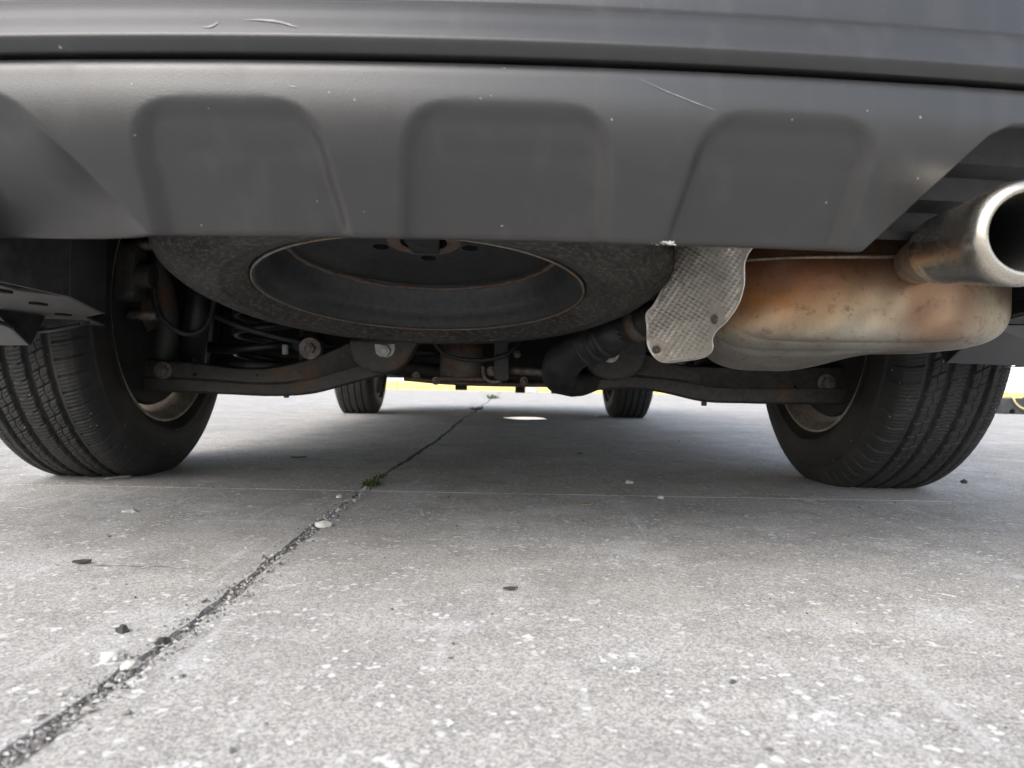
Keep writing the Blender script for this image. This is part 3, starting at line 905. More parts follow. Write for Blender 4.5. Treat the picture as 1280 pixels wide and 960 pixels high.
# lower lobe seen under the sleeve
link('pipe_elbow', tube('pipe_elbow', [pl(700, 455, 1.42), pl(706, 474, 1.42), pl(722, 481, 1.43), pl(744, 474, 1.46)], .0235, 18, 6), 'under', hose)
for k in range(3):
    t = .25 + .2 * k; c = pl(722, 440, 1.27).lerp(pl(786, 411, 1.18), t * .9)
    dv = (pl(786, 411, 1.18) - pl(722, 440, 1.27)).normalized()
    link('rib', tube('rib', [c - dv * .003, c + dv * .003], .0345, 20, 0), 'blackplastic', hose)

# ---------- lines and brackets under the floor
lines = empty('brake_lines', car)
for pts_, r_, m_ in (
        ([(-.62, -.02, .40), (-.52, -.05, .36), (-.43, -.10, .345), (-.33, -.08, .33), (-.20, -.02, .335), (-.05, .0, .33)], .0035, 'bolt_dark'),
        ([(.60, -.02, .40), (.52, -.05, .36), (.43, -.08, .335), (.30, -.06, .325), (.12, .0, .32), (-.05, .0, .33)], .0035, 'bolt_dark'),
        ([(-.58, -.06, .33), (-.50, -.09, .30), (-.40, -.06, .275), (-.28, .02, .262), (-.12, .05, .262)], .006, 'blackplastic'),
        ([(.20, -.02, .262), (.28, -.04, .27), (.40, -.05, .285), (.52, -.03, .31)], .006, 'blackplastic'),
        ([(-.14, -.05, .30), (-.10, -.06, .255), (-.03, -.05, .245), (.03, -.05, .262), (.06, -.02, .31)], .0045, 'blackplastic')):
    link('line', tube('line', pts_, r_, 8), m_, lines)
for u_, z_ in ((-.45, .335), (-.36, .325), (.36, .322), (.17, .315)):
    bev(link('clip', box_mesh('clip', (u_, -.085, z_), (.022, .02, .026)), 'blackplastic', lines), .003)
for px_, py_ in ((520, 470), (545, 476), (655, 476), (745, 473)):
    bolt(px_, py_, 1.52, .006, 'bolt_dark', sub, 1.5, hgt=.006)
# floor pressings
for k_ in range(5):
    ub('floor_rib', (-.36 + .18 * k_, 1.5, .408), (.05, 2.4, .016), b=.006)

# ---------- wheels
def tyre_mesh():
    NPITCH, SUBP = 72, 20
    N = NPITCH * SUBP
    R, hw = R_T, .089
    crown = lambda x: R - .0035 * (x / hw) ** 2 - (.0045 * max(0, (abs(x) - .075) / .014) ** 2 if abs(x) > .075 else 0)
    tx = np.linspace(-hw, hw, 150)
    side = [(.0925, R - .0125), (.0955, R - .018), (.0985, R - .025), (.1015, R - .033), (.104, R - .041), (.1045, R - .0425), (.1062, R - .0435), (.1075, R - .049), (.1110, R - .062),
            (.1125, R - .075), (.1118, R - .088), (.1095, R - .098), (.1105, R - .0995), (.1098, R - .103), (.1065, R - .1055), (.1035, R - .110), (.1005, R - .114), (.0985, R - .117), (.0965, R - .119)]
    prof = [(-a, b, 1) for a, b in side[::-1]] + [(x, crown(x), 0) for x in tx] + [(a, b, 1) for a, b in side]
    X = np.array([p[0] for p in prof]); RR = np.array([p[1] for p in prof])
    th = 2 * PI * np.arange(N) / N
    S = (np.arange(N) / SUBP)[:, None] * np.ones_like(X)[None]         # in pitches
    XX = np.ones(N)[:, None] * X[None]
    dep = np.zeros_like(XX)
    GW = [(-.0535, .0046), (-.0185, .0054), (.0185, .0054), (.0535, .0046)]
    wob = .0003 * np.sign(np.sin(2 * PI * S))
    for gx, gwid in GW:
        e = np.clip((gwid + .0009 - np.abs(XX - gx - wob)) / .0014, 0, 1)
        dep = np.maximum(dep, e * .0095)
    def cut(phase, width, depth, mask):
        nonlocal dep
        ph = np.mod(phase, 1.0); dist = np.minimum(ph, 1 - ph)
        e = (dist < width / 2).astype(float) * mask
        dep = np.maximum(dep, e * depth)
    ax = np.abs(XX); sg = np.sign(XX)
    ribm = ((ax > .0235) & (ax < .0495)).astype(float)
    sl = 14.0                                  # slant in pitches per metre
    cut(S + XX * sl * 1.3, .10, .0055, ribm)
    cut(S + XX * sl * 1.3 + .5, .05, .003, ribm * ((ax < .032) | (ax > .041)))
    cut(S + XX * sl * 1.3 + .25, .05, .0015, ribm * (ax < .034)); cut(S + XX * sl * 1.3 + .75, .05, .0015, ribm * (ax > .039))
    tri = np.abs(np.mod(S / 1.0 + .15, 1) * 2 - 1) - .5
    zx = .0365 + .0036 * tri
    dep = np.maximum(dep, ((np.abs(ax - zx) < .00075)).astype(float) * .0045 * ribm)
    cen = (ax < .0142).astype(float)
    bow = np.cos(XX / .0142 * 1.4) * .12
    cut(S + bow + XX * 5, .10, .005, cen * (ax > .003))
    for q in (.25, .5, .75): cut(S + bow + XX * 5 + q, .05, .0022, cen * (ax < .0115))
    sh = ((ax > .0575) & (ax < .1015)).astype(float)
    cut(S + ax * 6 * sg + .2, .13, .005, sh * (ax > .0635))
    for q in (.45, .7, .95): cut(S + ax * 6 * sg + q, .05, .0022, sh * (ax < .089) * (ax > .064))
    dep = np.maximum(dep, ((np.abs(ax - .0705) < .0009)).astype(float) * .002 * (XX > 0))
    fade = np.clip((.1035 - ax) / .010, 0, 1)
    fade[ax < .0935] = 1
    # displaced radially on the tread, sideways on the shoulder
    rr = RR[None] - dep * fade
    xo = XX - sg * dep * fade * (ax > .0925) * .6
    # a few moulded rings on the sidewall
    Y = rr * np.cos(th)[:, None]; Z = rr * np.sin(th)[:, None]
    lim = -AX_Z
    low = Z < lim
    sq = np.where(low, (lim - Z), 0)
    bulge = np.exp(-((th - 1.5 * PI) / .34) ** 2)[:, None] * np.clip((ax - .09) / .02, 0, 1) * .007 * (RR[None] < R - .02)
    Z = np.where(low, lim + dep * .6 * (sq > 0), Z)
    xo = xo + sg * bulge
    return grid_mesh('tyre', np.stack([xo, Y, Z], 2), closed_u=True, flip=True)
TYRE = tyre_mesh(); TYRE.materials.append(M['rubber']); TYRE.materials.append(M['rubber_side'])
# sidewall faces take the browner rubber
nprof = 150 + 38
mi = np.zeros(len(TYRE.polygons), np.int32)
jj = np.arange(len(TYRE.polygons)) % (nprof - 1)
mi[(jj < 13) | (jj > nprof - 2 - 13)] = 1
TYRE.polygons.foreach_set('material_index', mi)

def rim_meshes():
    # +x is the outer face
    barrel = [(-.096, .2315), (-.0985, .2335), (-.1005, .232), (-.1005, .2285), (-.097, .2255), (-.090, .2225), (-.080, .214), (-.060, .2085), (-.02, .2045), (.03, .200), (.06, .203), (.078, .212), (.09, .222), (.098, .229), (.099, .233), (.096, .2335)]
    back = [(.094, .2315), (.084, .222), (.07, .214), (.03, .207), (-.02, .2115), (-.06, .2155), (-.082, .222), (-.093, .2300)]
    me = revolve('rim_barrel', barrel + back, 96, 'x', closed_prof=True)
    bm = bmesh.new()
    for k in range(5):
        for s in (-1, 1):
            a = 2 * PI * k / 5 + s * .17
            a2 = 2 * PI * k / 5 + s * .10
            pts = []
            for t in np.linspace(0, 1, 7):
                r = .055 + (.215 - .055) * t; aa = a2 + (a - a2) * t; w = .020 - .004 * t; x0 = .045 + .03 * t; th_ = .022
                c, sn = math.cos(aa), math.sin(aa); tn = Vector((0, -sn, c)); rd = Vector((0, c, sn))
                pts.append([bm.verts.new(rd * r + tn * (w * q) + Vector((x0 + h, 0, 0))) for q, h in ((-1, -.018), (-.8, th_ * .5), (-.3, th_), (.3, th_), (.8, th_ * .5), (1, -.018))])
            for A, B in zip(pts, pts[1:]):
                for i in range(6): bm.faces.new((A[i], A[(i + 1) % 6], B[(i + 1) % 6], B[i]))
            bm.faces.new(pts[0]); bm.faces.new(pts[-1][::-1])
    bmesh.ops.create_cone(bm, cap_ends=True, segments=40, radius1=.075, radius2=.062, depth=.055, matrix=Matrix.Translation((.045, 0, 0)) @ Matrix.Rotation(PI / 2, 4, 'Y'))
    sp = bm_mesh('spokes', bm)
    return me, sp
BARREL, SPOKES = rim_meshes()
DISC = revolve('brake_disc', [(-.028, .065), (-.028, .148), (-.026, .15), (-.008, .15), (-.006, .148), (-.006, .085), (.022, .083), (.022, .06)], 64, 'x')
HUB = revolve('hub', [(-.075, .0), (-.075, .035), (-.05, .045), (-.03, .062), (-.012, .062)], 32, 'x')
def make_wheel(s, vc):
    w = empty('wheel', car, (s * TR, vc, AX_Z), (0, 0, 0 if s > 0 else PI))
    t = link('tyre', TYRE, None, w)
    r = link('rim', BARREL, 'rimalloy', w)
    sp = link('spokes', SPOKES, 'rimalloy', w); bev(sp, .003, 2)
    link('brake_disc', DISC, 'rust', w); link('hub', HUB, 'arm', w)
    return w
WH = [make_wheel(s, vc) for vc in (0, WB) for s in (-1, 1)]
for w, a in zip(WH, (.3, .05, .5, .9)):
    for c in w.children:
        if c.name.startswith(('rim', 'spokes')): c.rotation_euler = (a, 0, 0)

# ---------- suspension by each rear wheel
for s in (-1, 1):
    kn = empty('knuckle', car)
    link('upright', tube('upright', [(s * .715, .03, .22), (s * .70, .02, .30), (s * .695, .0, .36), (s * .70, -.02, .44), (s * .66, -.01, .50)], lambda t: .026 - .006 * t, 14), 'arm', kn)
    bev(link('backing_plate', revolve('backing_plate', [(s * .720, .05), (s * .716, .195), (s * .724, .199)], 48, 'x', flip=s > 0), 'under', kn, (0, 0, AX_Z)), .001)
    cal = link('caliper', box_mesh('caliper', (s * .72, -.125, AX_Z + .06), (.075, .06, .11)), 'arm', kn); bev(cal, .015, 3)
    bev(link('caliper_piston', revolve('caliper_piston', [(s * .66, .0), (s * .66, .024), (s * .70, .027)], 24, 'x'), 'arm', kn, (0, -.125, AX_Z + .055)), .002)
    for dz in (-.03, .105):
        link('slide_pin', tube('slide_pin', [(s * .655, -.12, AX_Z + dz + .01), (s * .71, -.12, AX_Z + dz + .01)], .010, 12, 0), 'bolt_dark', kn)
    link('brake_hose', tube('brake_hose', [(s * .66, -.125, AX_Z + .04), (s * .645, -.13, AX_Z - .02), (s * .60, -.12, AX_Z - .055), (s * .565, -.10, AX_Z - .03), (s * .555, -.08, AX_Z + .06)], .0055, 10), 'blackplastic', kn)
    sh = empty('shock_absorber', car)
    link('damper_body', tube('damper_body', [(s * .655, .045, .225), (s * .640, .05, .50)], .027, 20, 0), 'spring', sh)
    link('lower_eye', tube('lower_eye', [(s * .655, .020, .225), (s * .655, .075, .225)], .021, 18, 0), 'arm', sh)
    link('dust_boot', tube('dust_boot', [(s * .645, .048, .40), (s * .638, .05, .55)], lambda t: .034 + .002 * math.sin(t * 60), 20, 8), 'blackplastic', sh)
    cs = empty('coil_spring', car)
    cu, cv = s * .50, .03
    pts = []
    for k in range(5 * 24 + 1):
        a = 2 * PI * k / 24; pts.append((cu + .056 * math.cos(a), cv + .056 * math.sin(a), .232 + .205 * k / 120))
    link('coil', tube('coil', pts, .0075, 10, 0), 'spring', cs)
    link('spring_seat', revolve('spring_seat', [(.218, .0), (.218, .066), (.224, .070), (.232, .066)], 32, 'z'), 'blackplastic', cs, (cu, cv, 0))
    link('bump_stop', tube('bump_stop', [(cu, cv, .33), (cu, cv, .46)], .028, 16, 0), 'blackplastic', cs)
    lk = empty('stabiliser_link', car)
    link('link_rod', tube('link_rod', [(s * .405, -.01, .17 + .05), (s * .405, -.01, .33)], .006, 10, 0), 'arm', lk)
    if s < 0:
        o = link('link_sleeve', tube('link_sleeve', [pl(356.5, 443, 1.49), pl(356.5, 431, 1.49)], .0065, 12, 0), 'whiteplastic', lk); o['label'] = 'short white sleeve on the link rod'
    link('ball_joint', tube('ball_joint', [(s * .405, -.03, .272), (s * .405, .02, .272)], .016, 14, 0), 'blackplastic', lk)
    up = empty('upper_arm', car)
    link('arm_tube', tube('arm_tube', [(s * .68, .03, .45), (s * .5, .05, .42), (s * .30, .06, .40)], .02, 12, 4, oval=.7), 'under', up)
    tl = empty('toe_link', car)
    link('link_tube', tube('link_tube', [(s * .68, .16, .27), (s * .5, .16, .262), (s * .30, .15, .26)], .013, 12, 3), 'under', tl)
    ta = empty('gap_blocker', car)  # added dark blade, blocks the bright gap behind the spring
    o = link('blocker_blade', prism('blocker_blade', [Vector((s * u_, .26, z_)) for u_, z_ in ((.70, .20), (.455, .195), (.45, .235), (.44, .30), (.46, .36), (.70, .38))], (0, 1, 0), .30), 'under', ta); bev(o, .01)
    bu = bolt(Vector((s * .375, -.06, .262)), 0, 0, .012, 'bolt_dark', tl, 1.9)
    link('link_bush', tube('link_bush', [(s * .375, -.058, .262), (s * .375, .02, .262)], .024, 18, 0), 'blackplastic', tl)

# ---------- spare wheel slung under the boot
TILT = math.radians(9.0)
sp_c = pl(529, 352, .975); sp_c.z = .403
spare = empty('spare_wheel', car, sp_c, (-TILT, 0, 0)); spare.scale = (.963, .963, .963)
tag(spare, 'dusty spare tyre on a black steel wheel slung flat under the boot')
# axis z, bottom sidewall at z=-.10
def spare_tyre():
    R = .348
    prof = [(-.072, .2245), (-.080, .2265), (-.086, .232), (-.090, .240), (-.0965, .252), (-.0985, .262), (-.0995, .2625), (-.1005, .268), (-.1005, .272), (-.0995, .2725), (-.100, .284), (-.0965, .300), (-.0945, .3005), (-.090, .314), (-.0865, .3225), (-.083, .3255), (-.079, .333), (-.073, .340), (-.068, .3435)]
    prof += [(z, .346 + .002 * math.cos(z * 20) - (.007 if min(abs(z - q) for q in (-.05, -.017, .017, .05)) < .0045 else 0)) for z in np.linspace(-.062, .062, 50)]
    prof += [(-z, r) for z, r in prof[18::-1]]
    seg = 360; P = []
    for i in range(seg):
        a = 2 * PI * i / seg; row = []
        for z, r in prof:
            d = 0
            if .318 < r and abs(z) > .055: d = .0035 if (i % 6 == 0) else 0
            elif r > .34 and .02 < abs(z): d = .004 if (i % 6 == 0) else 0
            row.append(((r - d) * math.cos(a), (r - d) * math.sin(a), z))
        P.append(row)
    return grid_mesh('tyre', P, closed_u=True)
o = link('tyre', spare_tyre(), 'spare_rubber', spare)
srim = link('rim', revolve('rim', [(-.076, .2265), (-.084, .2275), (-.0865, .226), (-.0865, .2235), (-.0835, .2205), (-.078, .2185), (-.070, .2120), (-.064, .2065), (-.055, .2030), (-.043, .2010), (-.030, .1955), (-.022, .1915), (.02, .1900), (.06, .205), (.085, .222), (.09, .226)], 128, 'z'), 'rimsteel', spare)
# disc: dished plate with bolt holes
bm = bmesh.new()
prof = [(.1945, -.023), (.1930, -.0195), (.1890, -.0175), (.181, -.0195), (.172, -.0185), (.150, -.0150), (.128, -.0120), (.112, -.0115), (.100, -.0125)]
rings = []
for r, z in prof:
    rings.append([bm.verts.new((r * math.cos(2 * PI * k / 120) * (1 + (.006 * math.sin(2 * PI * k / 120 * 10) if r > .17 and r < .185 else 0)), r * math.sin(2 * PI * k / 120), z)) for k in range(120)])
for A, B in zip(rings, rings[1:]):
    for k in range(120): bm.faces.new((A[k], A[(k + 1) % 120], B[(k + 1) % 120], B[k]))
for f in bm.faces: f.smooth = True
edges = [bm.edges.get((rings[-1][k], rings[-1][(k + 1) % 120])) for k in range(120)]
loops = []
def circ(cx, cy, r, n, z=-.0125):
    vs = [bm.verts.new((cx + r * math.cos(2 * PI * k / n), cy + r * math.sin(2 * PI * k / n), z)) for k in range(n)]
    es = [bm.edges.new((vs[k], vs[(k + 1) % n])) for k in range(n)]
    loops.append(vs); return es
for k in range(5):
    a = PI / 2 + 2 * PI * k / 5 - .02
    edges += circ(.068 * math.cos(a), .068 * math.sin(a), .0118, 24)
edges += circ(0, 0, .033, 40)
bmesh.ops.triangle_fill(bm, edges=edges, use_beauty=True, use_dissolve=False)
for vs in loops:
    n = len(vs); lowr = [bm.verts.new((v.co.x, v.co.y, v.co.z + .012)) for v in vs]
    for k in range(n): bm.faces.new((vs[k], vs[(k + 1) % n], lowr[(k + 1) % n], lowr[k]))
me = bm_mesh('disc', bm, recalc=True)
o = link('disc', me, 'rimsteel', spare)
o.data.materials.append(M['soot_and_hole_shade'])  # bolt hole walls painted black, cavity shade put into the colour
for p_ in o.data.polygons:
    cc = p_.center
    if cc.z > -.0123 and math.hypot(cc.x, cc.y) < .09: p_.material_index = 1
lipc = [(.2262 * math.cos(2 * PI * k / 180), .2262 * math.sin(2 * PI * k / 180), -.0862) for k in range(181)]
link('rim_edge', tube('rim_edge', lipc, .0017, 8, 0, caps=False), 'rimedge', spare)
# rusty weld line where the disc meets the barrel
seam = [(.1935 * math.cos(2 * PI * k / 180), .1935 * math.sin(2 * PI * k / 180), -.0235 + .0022 * mnoise.noise(Vector((math.cos(2 * PI * k / 180) * 6, math.sin(2 * PI * k / 180) * 6, 0)))) for k in range(181)]
o = link('weld_seam', tube('weld_seam', seam, lambda t: .0036 + .0030 * mnoise.noise(Vector((t * 60, 0, 0))), 8, 0, caps=False), 'rust', spare); o['label'] = 'rusty weld seam round the disc'
# carrier plate in the middle
o = link('carrier_plate', prism('carrier_plate', [(-.026, -.045, -.023), (.026, -.045, -.023), (.020, .032, -.019), (-.018, .032, -.019)], (0, 0, 1), .006), 'blackplastic', spare); bev(o, .002)
link('cable', tube('cable', [(0, 0, -.02), (0, 0, .16)], .004, 8, 0), 'bolt_dark', spare)
o = link('rust_patch', revolve('rust_patch', [(-.0129, .034), (-.0131, .052)], 48, 'z'), 'rust', spare)

# ---------- muffler
MU_C = pl(1046, 379, .955); MU_ROT = math.radians(-10)
muff = empty('muffler', car, MU_C, (0, 0, MU_ROT))
def muffler_mesh():
    L = .190; P = []
    NU, NA = 160, 240
    for i in range(NU + 1):
        t = -1 + 2 * i / NU
        x = L * (math.sin(t * PI / 2) * .35 + t * .65)
        e = abs(x) / L
        k = (1 - max(0, (e - .52) / .48) ** 2.6) ** .5 if e > .52 else 1.0
        row = []
        for j in range(NA):
            a = 2 * PI * j / NA
            c, s = math.cos(a), math.sin(a)
            n = 5.2
            ex = 2 / n
            y = math.copysign(abs(c) ** ex, c) * .132; z = math.copysign(abs(s) ** ex, s) * .088
            kk = .12 + .88 * k
            kd = (1 - max(0, (e - .25) / .75) ** 2.4) ** .5 if e > .25 else 1.0
            y *= (.22 + .78 * kd); z *= kk
            if z < 0: z *= .70 + .30 * sstep(-.11, .06, y) * (1 - sstep(-.35, .35, x / L))
            # pressed ribs running round the shell under the body
            if s < .15:
                w = 0
                for rx in (-.142, -.122, -.102):
                    w += math.exp(-((x - rx - .02 * (1 - abs(c))) / .0052) ** 2)
                under_ = max(0, -s) ** .5
                # lengthwise flutes on the belly
                z -= .0055 * max(0, -s) * abs(math.cos(y * PI / .042)) ** .6 * (1 - .5 * e)
            # slanted dents on the rear face
            if c < -.2:
                for rx in (-.052, -.004, .062):
                    dx = x - rx - (z + .03) * .45
                    y += .007 * math.exp(-(dx / .019) ** 2) * math.exp(-((z + .040) / .030) ** 2)
            row.append((x, y, z))
        P.append(row)
    P = [[(P[0][0][0] - .001, 0, 0)] * NA] + P + [[(P[-1][0][0] + .001, 0, 0)] * NA]
    return grid_mesh('shell', P, closed_v=True)
o = link('shell', muffler_mesh(), 'muffler', muff)
# folded seam round the middle
pts = []
for k in range(161):
    a = 2 * PI * k / 160; c, s = math.cos(a), math.sin(a)
    pts.append((math.copysign(abs(c) ** .62, c) * .188, math.copysign(abs(s) ** .72, s) * .130, .040))
link('seam', tube('seam', pts, .0048, 8, 0, caps=False, oval=.7), 'tailpipe', muff)
o = link('hanger_bracket', box_mesh('hanger_bracket', (-.015, -.10, .075), (.046, .05, .05)), 'rust', muff); bev(o, .006)
link('hanger_rod', tube('hanger_rod', [(-.12, -.11, .066), (-.075, -.12, .068), (-.055, -.125, .085), (-.045, -.12, .11)], .005, 10), 'tailpipe', muff)
# tail pipe and flared tip
tp0 = pl(1140, 332, .865); tp1 = pl(1163, 320, .70); tp2 = pl(1178, 314, .645)
link('tail_pipe', tube('tail_pipe', [tp0 + Vector((0, .05, -.005)), tp0, tp0.lerp(tp1, .5), tp1, tp2], .0245, 28, 6), 'tailpipe', car)
# weld collar where the pipe leaves the shell
dv = (tp1 - tp0).normalized()
link('pipe_collar', tube('pipe_collar', [tp0 - dv * .018, tp0 + dv * .004, tp0 + dv * .012], lambda t: .0335 - .008 * t, 28, 0), 'muffler', car)
tipa, tipb = pl(1181, 312, .64), pl(1291, 289, .515)
ax = (tipb - tipa); Lt = ax.length
tip = empty('exhaust_tip', car, tipa, ax.to_track_quat('Y', 'Z').to_euler())
outer = [(.004, .0262), (-.002, .0295), (0, .0312), (.02, .0322), (.05, .0340), (Lt - .040, .0372), (Lt - .026, .0386), (Lt - .017, .0392), (Lt - .010, .0388), (Lt - .005, .0378), (Lt - .002, .0358), (Lt - .0003, .0328), (Lt, .0308), (Lt - .0015, .0292), (Lt - .005, .0280), (Lt - .018, .0268)]
link('sleeve', revolve('sleeve', outer, 72, 'y', flip=True), 'shiny', tip)
link('bore', revolve('bore', [(Lt - .0175, .0269), (Lt - .03, .0262), (.0, .0225), (-.02, .001)], 48, 'y', flip=True), 'soot_and_hole_shade', tip)

# ---------- embossed heat shield
hs = empty('heat_shield', car)
outl = [(842, 296), (938, 298), (934, 318), (930, 330), (930, 352), (927, 368), (920, 386), (908, 402), (896, 413), (890, 424), (891, 434), (888, 441), (880, 447), (868, 450), (850, 452), (836, 454), (824, 452), (815, 444), (809, 432), (808, 420), (808, 408), (807, 392), (818, 378), (830, 352), (838, 326)]
def inside(x, y, poly):
    c = False
    for (x1, y1), (x2, y2) in zip(poly, poly[1:] + poly[:1]):
        if (y1 > y) != (y2 > y) and x < (x2 - x1) * (y - y1) / (y2 - y1) + x1: c = not c
    return c
def hs_depth(x, y):
    t = (x - 808) / 125; w = (y - 300) / 150
    crum = .006 * mnoise.noise(Vector((x / 30, y / 30, 1.5))) + .003 * mnoise.noise(Vector((x / 12, y / 12, 4)))
    return crum + 1.0 - .27 * t + .03 * math.sin(t * 3.0) + .04 * (w - .4) - .02 * math.exp(-((x - 905) / 14) ** 2)
cols = []
for i in range(0, 141):
    pass
def hs_outline_d(x, y):
    best = 1e9
    for (x1, y1), (x2, y2) in zip(outl, outl[1:] + outl[:1]):
        dx, dy = x2 - x1, y2 - y1; t = max(0, min(1, ((x - x1) * dx + (y - y1) * dy) / (dx * dx + dy * dy)))
        best = min(best, math.hypot(x - x1 - t * dx, y - y1 - t * dy))
    return best
V, Fc, ids = [], [], {}
step = .85
gx, gy = int(140 / step), int(170 / step)
# smooth the outline once
so = [(p.x, p.y) for p in catmull([(a, b, 0) for a, b in outl + outl[:1]], 4)][:-1]
ins = {}
for i in range(gx):
    for j in range(gy):
        ins[i, j] = inside(802 + i * step, 292 + j * step, so)
def nearest_on(x, y):
    best = (1e9, x, y)
    for (x1, y1), (x2, y2) in zip(so, so[1:] + so[:1]):
        dx, dy = x2 - x1, y2 - y1; t = max(0, min(1, ((x - x1) * dx + (y - y1) * dy) / max(1e-9, dx * dx + dy * dy)))
        d = math.hypot(x - x1 - t * dx, y - y1 - t * dy)
        if d < best[0]: best = (d, x1 + t * dx, y1 + t * dy)
    return best
def hv(i, j):
    if (i, j) in ids: return ids[i, j]
    x, y = 802 + i * step, 292 + j * step
    d, nx_, ny_ = nearest_on(x, y)
    if not ins.get((i, j)): x, y, d = nx_, ny_, 0
    dd = hs_depth(x, y)
    # dimples run along two crossing diagonals
    a = (x * .83 + y * .56); b = (x * -.50 + y * .87)
    flat = min(sstep(0, 7, d), 1) * min(1, sstep(9, 14, math.hypot(x - 820, (y - 437) * .8)), sstep(9, 15, math.hypot((x - 895) * 1.2, (y - 400) * .6)))
    bump_ = (abs(math.sin(PI * a / 6.3)) * abs(math.sin(PI * b / 5.2))) ** .7
    dd -= .0030 * bump_ * flat
    dd -= .004 * (1 - sstep(0, 3, d)) * .5
    p = pl(x, y, dd); V.append(p); ids[i, j] = len(V) - 1; return ids[i, j]
for i in range(gx - 1):
    for j in range(gy - 1):
        n = ins[i, j] + ins[i + 1, j] + ins[i, j + 1] + ins[i + 1, j + 1]
        if n >= 2: Fc.append((hv(i, j), hv(i, j + 1), hv(i + 1, j + 1), hv(i + 1, j)))
o = link('embossed_sheet', pm('embossed_sheet', V, Fc), 'alu', hs); solid(o, .0012, -1)
for x, y in ((820, 437), (894, 399)):
    bolt(x, y, hs_depth(x, y) - .003, .0042, 'bolt_dark', hs, 1.45, hgt=.005)

# ---------- plastic panels behind the rear wheels
lin = empty('left_splash_panel', car)
lin.name = 'splash_panel'
def pol(pts): return [pl(*p) for p in pts]
def face_panel(name, pts, th, mat, parent, axis=(0, 0, 1)):
    o = link(name, prism(name, pol(pts), axis, th), mat, parent); bev(o, .002, 2, 30); return o
Hz = .284
def at_z(px, py, z):
    v = CAM_R @ Vector(((px - 640) / F_PX, -(py - 480) / F_PX, -1)); t = (z - H_CAM) / v.z
    return CAR_I @ Vector((v.x * t, v.y * t, z))
# underside plate with slots
pl_edge = [at_z(x, y, Hz) for x, y in ((-60, 340), (0, 357), (24, 364), (82, 371), (128, 392.5), (107, 397), (132, 407.5), (20, 405.5), (-60, 400))]
o = link('bottom_plate', prism('bottom_plate', pl_edge, (0, 0, 1), .004), 'liner', lin); bev(o, .001)
for x, y, w in ((48, 380, 9), (24, 393, 9), (79, 393.5, 9), (2, 364, 10), (-12, 381, 8)):
    a = at_z(x - w / 2, y, Hz - .0015); b = at_z(x + w / 2, y, Hz - .0015)
    e = link('slot', box_mesh('slot', (a + b) / 2 + Vector((0, 0, .0004)), ((b - a).length, .020, .0035)), 'soot_and_hole_shade', lin)  # slots are solid black blocks, their shade is in the colour
# rear and inner walls rising from the plate
corner = at_z(82, 371, Hz); lft = at_z(-60, 340, Hz); far = at_z(128, 392.5, Hz); far2 = at_z(132, 407.5, Hz)
def wall(name, a, b, ztop, mat='blackplastic', lean=Vector((0, 0, 0)), z0=None):
    A, B = a.copy(), b.copy()
    if z0: A.z = B.z = z0
    n = (B - A).cross(Vector((0, 0, 1))).normalized()
    P4 = [A, B, Vector((B.x, B.y, ztop)) + lean, Vector((A.x, A.y, ztop)) + lean]
    o = link(name, prism(name, P4, n, .004), mat, lin); bev(o, .001); return o
wall('rear_wall', lft, corner, .46)
wall('inner_wall', corner, far, .46)
o = link('lip', tube('lip', [at_z(-40, 398, .262), at_z(2, 404, .262), at_z(22, 412, .262), at_z(48, 414, .262), at_z(75, 411, .265), at_z(100, 406, .272)], .003, 8), 'blackplastic', lin)
o = link('end_tab', prism('end_tab', [pl(-40, 336, .74), pl(0, 337, .74), pl(23, 346, .74), pl(0, 349, .74), pl(-40, 351, .74)], (0, 1, 0), .004), 'liner', lin)
# bumper ends that hang low in front of the tyres
for s in (-1, 1):
    ce = empty('bumper_corner', bumper)
    p = lambda u, v, z: Vector((s * u, v, z))
    # lower rear-facing panel and its sloped underside flange
    q = [p(.632, -.53, .240), p(.898, -.47, .238), p(.898, -.50, .30), p(.645, -.60, .288)]
    o = link('corner_panel', prism('corner_panel', q, Vector((0, 1, .2)), .005), 'bumper', ce); bev(o, .0015)
    q = [p(.640, -.598, .289), p(.895, -.50, .301), p(.835, -.80, .345), p(.70, -.86, .335)]
    o = link('corner_flange', prism('corner_flange', q, Vector((0, 0, 1)), .004), 'liner', ce); bev(o, .0015)
    q = [p(.632, -.528, .240), p(.640, -.600, .287), p(.70, -.86, .337), p(.70, -.50, .40), p(.66, -.40, .36)]
    o = link('corner_inner', prism('corner_inner', q, Vector((s, 0, 0)), .004), 'blackplastic', ce)
# right splash wall beside the muffler
rw = empty('splash_panel', car)
o = link('inner_wall', prism('inner_wall', [Vector((.665, -.86, .345)), Vector((.655, -.47, .30)), Vector((.655, -.47, .54)), Vector((.665, -.86, .54))], (1, 0, 0), .004), 'blackplastic', rw)
o = link('closing_wall', prism('closing_wall', [Vector((.62, -.43, .285)), Vector((.90, -.43, .285)), Vector((.90, -.43, .54)), Vector((.62, -.43, .54))], (0, 1, 0), .004), 'blackplastic', rw)
for z in (.36, .41): bev(link('rib', box_mesh('rib', (.66, -.66, z), (.012, .3, .006)), 'blackplastic', rw), .001)

